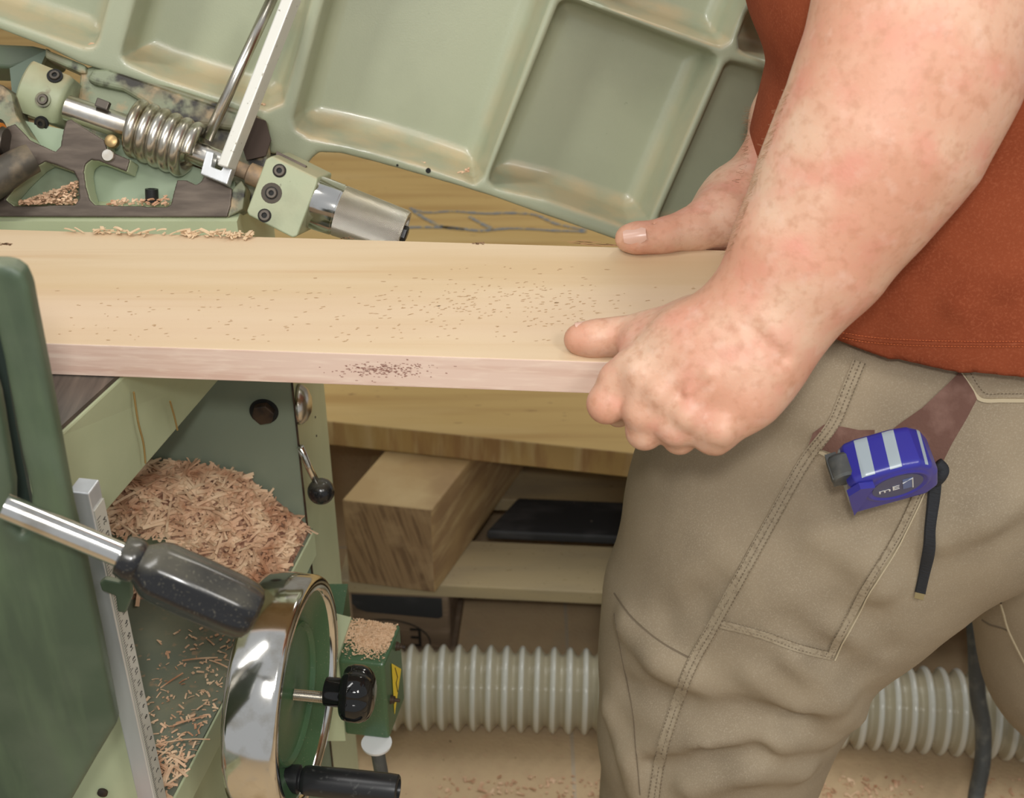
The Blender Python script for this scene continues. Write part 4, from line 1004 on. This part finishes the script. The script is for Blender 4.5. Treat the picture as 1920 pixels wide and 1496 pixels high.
# --- trousers
NEARLEG = [C3(1720, 770, 1.06, 372), C3(1660, 800, 1.07, 360), C3(1505, 965, 1.10, 328), C3(1400, 1140, 1.14, 262), C3(1368, 1245, 1.165, 236), C3(1338, 1370, 1.20, 208), C3(1322, 1500, 1.245, 188), ((.215, .87, .30), .080), ((.22, .88, .07), .078)]
FARLEG = [((.41, 1.00, .80), .135), ((.51, 1.05, .64), .112), C3(2066, 1215, 1.36, 212), ((.80, 1.06, .30), .085), ((.88, 1.05, .08), .078)]
def trousers(h, lo, hi):
    ax_, G_ = grid(lo, hi, h); f = None
    for i in range(len(NEARLEG)-1):
        (a_, ra), (b_, rb_) = NEARLEG[i], NEARLEG[i+1]; c = cap(G_, a_, ra, b_, rb_); f = c if f is None else smin(f, c, .02)
    r = np.sqrt(((G_[0]-.365)/.158)**2+((G_[1]-.930)/.178)**2); f = smin(f, np.maximum((r-1)*.158, np.abs(G_[2]-.90)-.07), .03)
    f = smin(f, chain(G_, FARLEG, kk=.02), .012)
    def fold(pl, rr, s=1, k=.02):
        nonlocal f
        for i in range(len(pl)-1):
            c = cap(G_, pl[i], rr, pl[i+1], rr); f = smin(f, c, k) if s > 0 else smax(f, -c, k)
    # surface points found on the unfolded leg first
    v0, f0 = nets(ax_, f); bv = BVHTree.FromPolygons([tuple(p) for p in v0], [list(map(int, q)) for q in f0])
    def sp(pts, off):
        out = []
        for x, y in pts:
            p_, n_ = hit(bv, x, y)
            if p_ is not None: out.append(tuple(p_+(CAM-p_).normalized()*off))
        return out
    for pts in ([(1215, 1410), (1330, 1395), (1450, 1380), (1550, 1375)], [(1300, 1470), (1400, 1435), (1500, 1440)], [(1180, 1170), (1240, 1230), (1290, 1262)], [(1420, 1260), (1500, 1310), (1560, 1340)], [(1150, 1330), (1190, 1420), (1200, 1480)],
                [(1540, 1000), (1620, 1040), (1650, 1090)], [(1760, 1000), (1840, 960), (1905, 930)], [(1600, 1340), (1560, 1300), (1500, 1230)]):
        q = sp(pts, -.0045)
        if len(q) > 1: fold(q, .0075, 1, .022)
    for pts in ([(1260, 1345), (1380, 1345), (1500, 1350)], [(1220, 1440), (1330, 1430), (1420, 1412)], [(1165, 1290), (1230, 1320), (1280, 1330)], [(1240, 1160), (1300, 1140), (1340, 1110)], [(1560, 1150), (1640, 1180), (1660, 1230)], [(1440, 830), (1500, 860), (1540, 900)], [(1480, 1180), (1560, 1240), (1620, 1270)]):
        q = sp(pts, .0075)
        if len(q) > 1: fold(q, .005, -1, .022)
    f = smax(f, .05-G_[2]+0*f, .004)
    return nets(ax_, f)
vP = trousers(.0055, (.05, .68, .03), (.78, 1.27, .98))
tr_ = obj('trousers', vP, M['khaki'], body, smooth=True)
bvt = BVHTree.FromPolygons([tuple(p) for p in vP[0]], [list(map(int, q)) for q in vP[1]])
# shoes
for i, (x, y) in enumerate(((.20, .875), (.87, 1.05))):
    ax_, G_ = grid((x-.24, y-.07, -.005), (x+.12, y+.07, .15), .005)
    f = smin(ell(G_, (x+.01, y, .06), (.075, .046, .06)), ell(G_, (x-.105, y, .035), (.115, .048, .040)), .03); f = smax(f, .001-G_[2]+0*f, .003)
    obj('shoe', nets(ax_, f), mat('black_leather_shoe', (.03, .025, .02), .4), body, smooth=True)
def ribbon(pts, wd, m, name, parent, bv, th=.0008, off=.0004, n_=6, label=None):
    q = spline([(x, y, 0) for x, y in pts], n_); P = []
    for s in q:
        p_, nn_ = hit(bv, s.x, s.y)
        if p_ is not None: 
            if nn_.dot(CAM-p_) < 0: nn_ = -nn_
            P.append((p_, nn_))
    if len(P) < 2: return None
    # smooth the depth along the line
    V, F = [], []
    for i, (p_, nn_) in enumerate(P):
        d = (P[min(i+1, len(P)-1)][0]-P[max(i-1, 0)][0]).normalized(); s = d.cross(nn_).normalized(); o_ = nn_*(off)
        V += [p_+s*wd/2-nn_*.0006, p_+s*wd/2*.85+o_+nn_*th, p_-s*wd/2*.85+o_+nn_*th, p_-s*wd/2-nn_*.0006]
    for i in range(len(P)-1):
        for e_ in range(3): F.append([4*i+e_, 4*i+e_+1, 4*i+5+e_, 4*i+4+e_])
    return obj(name, (V, F), m, parent, smooth=60, label=label)
def stitches(pts, m, parent, bv, off=.0016, step=7, ln=.5, r=.00035, name='stitching'):
    q = spline([(x, y, 0) for x, y in pts], 12); D = [0]
    for i in range(1, len(q)): D.append(D[-1]+(q[i]-q[i-1]).length)
    def at(s):
        for i in range(1, len(q)):
            if D[i] >= s: return q[i-1].lerp(q[i], (s-D[i-1])/max(1e-6, D[i]-D[i-1]))
        return q[-1]
    V, F = [], []; s = 0
    while s < D[-1]:
        A_, B_ = at(s), at(s+step*ln); a_, na = hit(bv, A_.x, A_.y); b_, nb = hit(bv, B_.x, B_.y)
        if a_ is not None and b_ is not None and (a_-b_).length < .02:
            v = (CAM-a_).normalized()*off; V, F, _ = join((V, F), tube([a_+v, b_+v], r, 4))
        s += step
    if V: tag(obj(name, (V, F), m, parent), None, None, kind='stuff')
# side seam and cargo pocket
side1 = [(1612, 678), (1585, 745), (1560, 800), (1510, 865), (1450, 970), (1395, 1070), (1340, 1170), (1295, 1250), (1262, 1340), (1238, 1420), (1225, 1500)]
ribbon(side1, .0100, M['seam'], 'side_seam', tr_, bvt, .0013, label='raised double stitched side seam')
for d in (-9, 1, 10): stitches([(x+d, y+d*.3) for x, y in side1], M['thread'], tr_, bvt, .0024)
pk1 = [(1735, 915), (1695, 1000), (1640, 1090), (1590, 1180), (1562, 1236), (1500, 1222), (1430, 1196), (1345, 1174)]
ribbon([(x-7, y-5) for x, y in pk1[:5]], .0068, M['seam'], 'pocket_hem', tr_, bvt, .0011)
ribbon([(x, y-6) for x, y in pk1[4:]], .0068, M['seam'], 'pocket_hem', tr_, bvt, .0011)
ribbon([(x+2, y) for x, y in pk1[:5]], .0011, M['lthread'], 'pocket_edge', tr_, bvt, .0014)
for d in (-4, -15): stitches([(x+d, y+d*.3) for x, y in pk1[:5]], M['thread'], tr_, bvt, .0020)
for d in (-3, -14): stitches([(x, y+d) for x, y in pk1[4:]], M['thread'], tr_, bvt, .0020)
ribbon([(1152, 1112), (1180, 1152), (1215, 1185), (1250, 1210), (1294, 1234)], .0014, M['thread'], 'knee_seam', tr_, bvt, .0004)
ribbon([(1152, 1150), (1166, 1230), (1186, 1330), (1192, 1400), (1200, 1490)], .0009, M['thread'], 'knee_seam', tr_, bvt, .0003)
ribbon([(1522, 842), (1540, 848), (1566, 862), (1590, 872)], .0022, M['lthread'], 'pocket_edge', tr_, bvt, .001)
ribbon([(1800, 697), (1816, 720), (1838, 748), (1880, 750), (1930, 750)], .0030, M['lthread'], 'pocket_edge', tr_, bvt, .0012)
stitches([(1820, 700), (1846, 736), (1880, 738), (1930, 738)], M['thread'], tr_, bvt, .0014)
ribbon([(1876, 1130), (1882, 1150), (1893, 1186), (1925, 1250)], .0016, M['lthread'], 'pocket_edge', tr_, bvt, .0008)
ribbon([(1842, 1162), (1856, 1171), (1880, 1178), (1892, 1184)], .0016, M['thread'], 'knee_seam', tr_, bvt, .0004)
def drape(poly, bv, th, m, name, parent, step=8, off=.0006, label=None):
    xs = [p[0] for p in poly]; ys = [p[1] for p in poly]; x0, x1, y0, y1 = min(xs), max(xs), min(ys), max(ys)
    bm = bmesh.new(); vs = [bm.verts.new((x, y, 0)) for x, y in poly]; fc_ = bm.faces.new(vs)
    bmesh.ops.triangulate(bm, faces=[fc_])
    for _ in range(6):
        es = [e_ for e_ in bm.edges if e_.calc_length() > step*1.6]
        if not es: break
        bmesh.ops.subdivide_edges(bm, edges=es, cuts=1); bmesh.ops.triangulate(bm, faces=bm.faces[:])
    bm.verts.ensure_lookup_table(); P = []
    for v in bm.verts:
        p_, nn_ = hit(bv, v.co.x, v.co.y)
        if p_ is None: P.append(W(v.co.x, v.co.y, .9)); continue
        P.append(p_+(CAM-p_).normalized()*(off+th))
    F = [[v.index for v in f_.verts] for f_ in bm.faces]
    be = [[e_.verts[0].index, e_.verts[1].index] for e_ in bm.edges if e_.is_boundary]; bm.free()
    n0_ = len(P); P2 = [p-(CAM-p).normalized()*(th+off+.001)*-1*-1 for p in P]
    F2 = [[i+n0_ for i in q][::-1] for q in F]; F3 = [[a_, b_, b_+n0_, a_+n0_] for a_, b_ in be]
    return obj(name, (P+P2, F+F2+F3), m, parent, smooth=50, label=label)
drape([(1800, 697), (1812, 712), (1826, 734), (1832, 748), (1812, 786), (1786, 830), (1768, 866), (1740, 880), (1700, 850), (1672, 806), (1690, 792), (1730, 764), (1766, 730)], bvt, .0012, M['brown'], 'pocket_lining', tr_, label='brown open pocket lining')
drape([(1545, 796), (1580, 800), (1610, 806), (1640, 806), (1640, 850), (1580, 858), (1556, 848), (1516, 834), (1524, 812)], bvt, .0010, M['brown'], 'pocket_lining', tr_, label='brown open pocket lining')
# shirt hem stitching
ribbon([(1585, 628), (1640, 637), (1720, 642), (1820, 644), (1925, 644)], .0026, M['shirt'], 'hem', sh_, bvs, .0006)
stitches([(1580, 624), (1640, 633), (1720, 638), (1820, 640), (1925, 640)], M['othread'], sh_, bvs, .0014, 6, .6, .0003)
stitches([(1580, 634), (1640, 643), (1720, 648), (1820, 650), (1925, 650)], M['othread'], sh_, bvs, .0014, 6, .6, .0003)
# arm hair, along the silhouettes
def hairs(spec):
    V, F = [], []
    for (x0, y0), (x1, y1), n_, bv, out in spec:
        for i in range(n_):
            t = random.random(); x = x0+(x1-x0)*t+random.gauss(0, 1.5); y = y0+(y1-y0)*t
            p_ = None
            for k in range(14):
                p_, nn_ = hit(bv, x+k*2.0, y+k*.5)
                if p_ is not None: break
            if p_ is None: continue
            d = (cv(-.8, random.uniform(-.9, .3), .2)).normalized(); L_ = random.uniform(.003, .007)
            V, F, _ = join((V, F), tube([p_-d*.001, p_+d*L_*.5+UP*-.0004, p_+d*L_+UP*-.0016*random.random()], .00009, 3))
    return V, F
hv = hairs([((1405, 200), (1402, 300), 70, bvb, 1), ((1402, 300), (1385, 345), 30, bvb, 1), ((1480, 170), (1370, 470), 110, bvb, 1)])
if hv[0]: tag(obj('arm_hair', hv, mat('light_brown_hair', (.34, .20, .11), .6), body), None, None, kind='stuff')
# ================================================================== tape measure in the pocket
tcN = cv(.18, -.86, .48).normalized(); tcA = cv(.955, .27, .17); tcA = (tcA-tcN*tcA.dot(tcN)).normalized(); tcB = tcN.cross(tcA).normalized()
if tcB.dot(-FW) < 0: tcB = -tcB
tp0 = W(1660, 852, .845)+FW*.0
tm = thing('tape_measure', 'blue and grey tape measure clipped in the trouser pocket', 'tape measure', tuple(tp0))
# local frame: x along the case, y towards the viewer, z label side
R3 = Matrix((tcA, tcB, tcN)).transposed()
def loc_obj(name, vf, m, smooth=True, parent=tm, label=None):
    """verts in the tape's own frame"""
    V = np.array([tuple(v) for v in vf[0]]) if not isinstance(vf[0], np.ndarray) else vf[0]
    o = obj(name, (V*.90+np.array(tp0), vf[1]), m, parent, smooth=smooth, label=label); o.matrix_basis = R3.to_4x4() if parent == tm else Matrix.Identity(4); return o
hw_, hz_ = .0300, .0165
ax_, G_ = grid((-.045, -.062, -.024), (.045, .012, .024), .0009)
prof2 = [(-.030, -.055), (-.030, -.004), (-.026, .003), (-.018, .0055), (.008, .0055), (.020, .002), (.028, -.008), (.032, -.022), (.032, -.045), (.024, -.055)]
d2 = poly_sd(G_[0][:, :, 0], G_[1][:, :, 0], prof2)[:, :, None]
f = smax(d2-.001, np.abs(G_[2])-hz_+0*d2, .006)
ring = np.abs(np.sqrt((G_[0]-.003)**2+(G_[1]+.022)**2)-.0215)-.0016
f = smin(f, smax(ring+0*G_[2], np.abs(G_[2]-.0150)-.0028+0*ring, .002), .0015)
def tape_mat():
    m = mat('tape_case', (.035, .035, .30), .28, bump=[(600, .05, .0002)]); nt = m.node_tree; N = nt.nodes; L_ = nt.links; p = N['Principled BSDF']
    tc = N.new('ShaderNodeTexCoord'); sx = N.new('ShaderNodeSeparateXYZ'); L_.new(tc.outputs['Object'], sx.inputs[0])
    def math_(op, a_, b_):
        q = N.new('ShaderNodeMath'); q.operation = op
        for i, v in enumerate((a_, b_)):
            if isinstance(v, (int, float)): q.inputs[i].default_value = v
            else: L_.new(v, q.inputs[i])
        return q.outputs[0]
    def band(x, lo, hi): return math_('MULTIPLY', math_('GREATER_THAN', x, lo), math_('LESS_THAN', x, hi))
    X_, Y_, Z_ = sx.outputs
    xs = math_('ADD', X_, math_('MULTIPLY', Z_, .10))
    b = math_('ADD', math_('ADD', band(xs, -.0175, -.0090), band(xs, .0005, .0080)), math_('LESS_THAN', xs, -.0270))
    b = math_('ADD', b, band(xs, .0225, .0245))
    zlim = band(Z_, -.013, .0128); fac = math_('MULTIPLY', math_('MINIMUM', b, 1.0), zlim)
    mx = N.new('ShaderNodeMix'); mx.data_type = 'RGBA'; mx.inputs['A'].default_value = (.035, .035, .30, 1); mx.inputs['B'].default_value = (.36, .43, .47, 1); L_.new(fac, mx.inputs['Factor']); L_.new(mx.outputs['Result'], p.inputs['Base Color'])
    return m
loc_obj('case', nets(ax_, f), tape_mat())
loc_obj('label_disc', lathe((.003, -.022, .0160), (0, 0, 1), [(0, .0185), (.0008, .0183), (.0008, 0)], 48), mat('label_slate', (.075, .085, .17), .4), smooth=40)
loc_obj('label_lettering', text_mesh('mE', .0100, Vector((-.0035, -.024, .0171)), Vector((1, 0, 0)), Vector((0, -1, 0))*-1, .0001, 1.25), mat('label_white', (.8, .8, .78), .4), smooth=False)
loc_obj('label_emblem', prism([(.0065, -.030, .0169), (.0135, -.030, .0169), (.0135, -.013, .0169), (.0065, -.013, .0169)], (0, 0, .0003)), mat('emblem_blue', (.12, .17, .36), .4), smooth=False)
loc_obj('emblem_stroke', join(tube([Vector((.0065, -.018, .0174)), Vector((.0135, -.013, .0174)), Vector((.0135, -.030, .0174))], .0005, 6)), mat('label_white2', (.75, .76, .74), .4), smooth=False)
# mouth, lock button, bumper lip
loc_obj('lock_button', join(lathe((-.031, -.004, .002), (0, 0, 1), [(-.011, .0085), (-.009, .0098), (.005, .0098), (.007, .0085)], 26), obox(Vector((-.036, -.006, -.002)), Vector((1, 0, 0)), Vector((0, 1, 0)), Vector((0, 0, 1)), .004, .007, .010)), M['rubber'], smooth=30)
loc_obj('blade_mouth', prism([(-.031, -.044, .0165), (-.033, -.004, .0165), (-.024, .0035, .0165), (-.014, -.001, .0165), (-.019, -.010, .0165), (-.022, -.02, .0165)], (0, 0, .0050)), mat('tape_blue', (.04, .04, .30), .3), smooth=False)
# strap
K0 = WP(1750, 885, tp0, -FW)
sp_ = [(1757, 868), (1768, 880), (1764, 892), (1754, 902), (1750, 940), (1744, 990), (1742, 1030), (1734, 1070), (1725, 1112)]
P = []
for i, (x, y) in enumerate(sp_):
    p_, nn_ = hit(bvt, x, y); P.append(p_+(CAM-p_).normalized()*(.010 if i < 3 else .0045) if p_ is not None else W(x, y, .88))
obj('strap_knot', tube(spline(P[:4], 6), .0042, 12), M['strap'], tm, smooth=True)
Q = spline(P[3:], 8); V, F = [], []
for i, p_ in enumerate(Q):
    d = (Q[min(i+1, len(Q)-1)]-Q[max(i-1, 0)]).normalized(); v = (CAM-p_).normalized(); s = d.cross(v).normalized()*.0042*(.95+.06*math.sin(i*.3)); V += [p_+s, p_+s*.7+v*.0014, p_-s*.7+v*.0014, p_-s, p_-v*.001]
for i in range(len(Q)-1):
    for e_ in range(5): F.append([5*i+e_, 5*i+(e_+1) % 5, 5*i+5+(e_+1) % 5, 5*i+5+e_])
F += [[0, 1, 2, 3, 4], [5*(len(Q)-1)+k for k in range(5)][::-1]]
st_ = obj('wrist_strap', (V, F), M['strap'], tm, smooth=40)
qe = Q[-1]; ve = (CAM-qe).normalized(); de = (Q[-1]-Q[-3]).normalized()
obj('strap_tip', obox(qe+de*.0028, de.cross(ve).normalized(), de, ve, .0032, .0030, .0010), mat('strap_tip_beige', (.30, .24, .12), .5), st_)
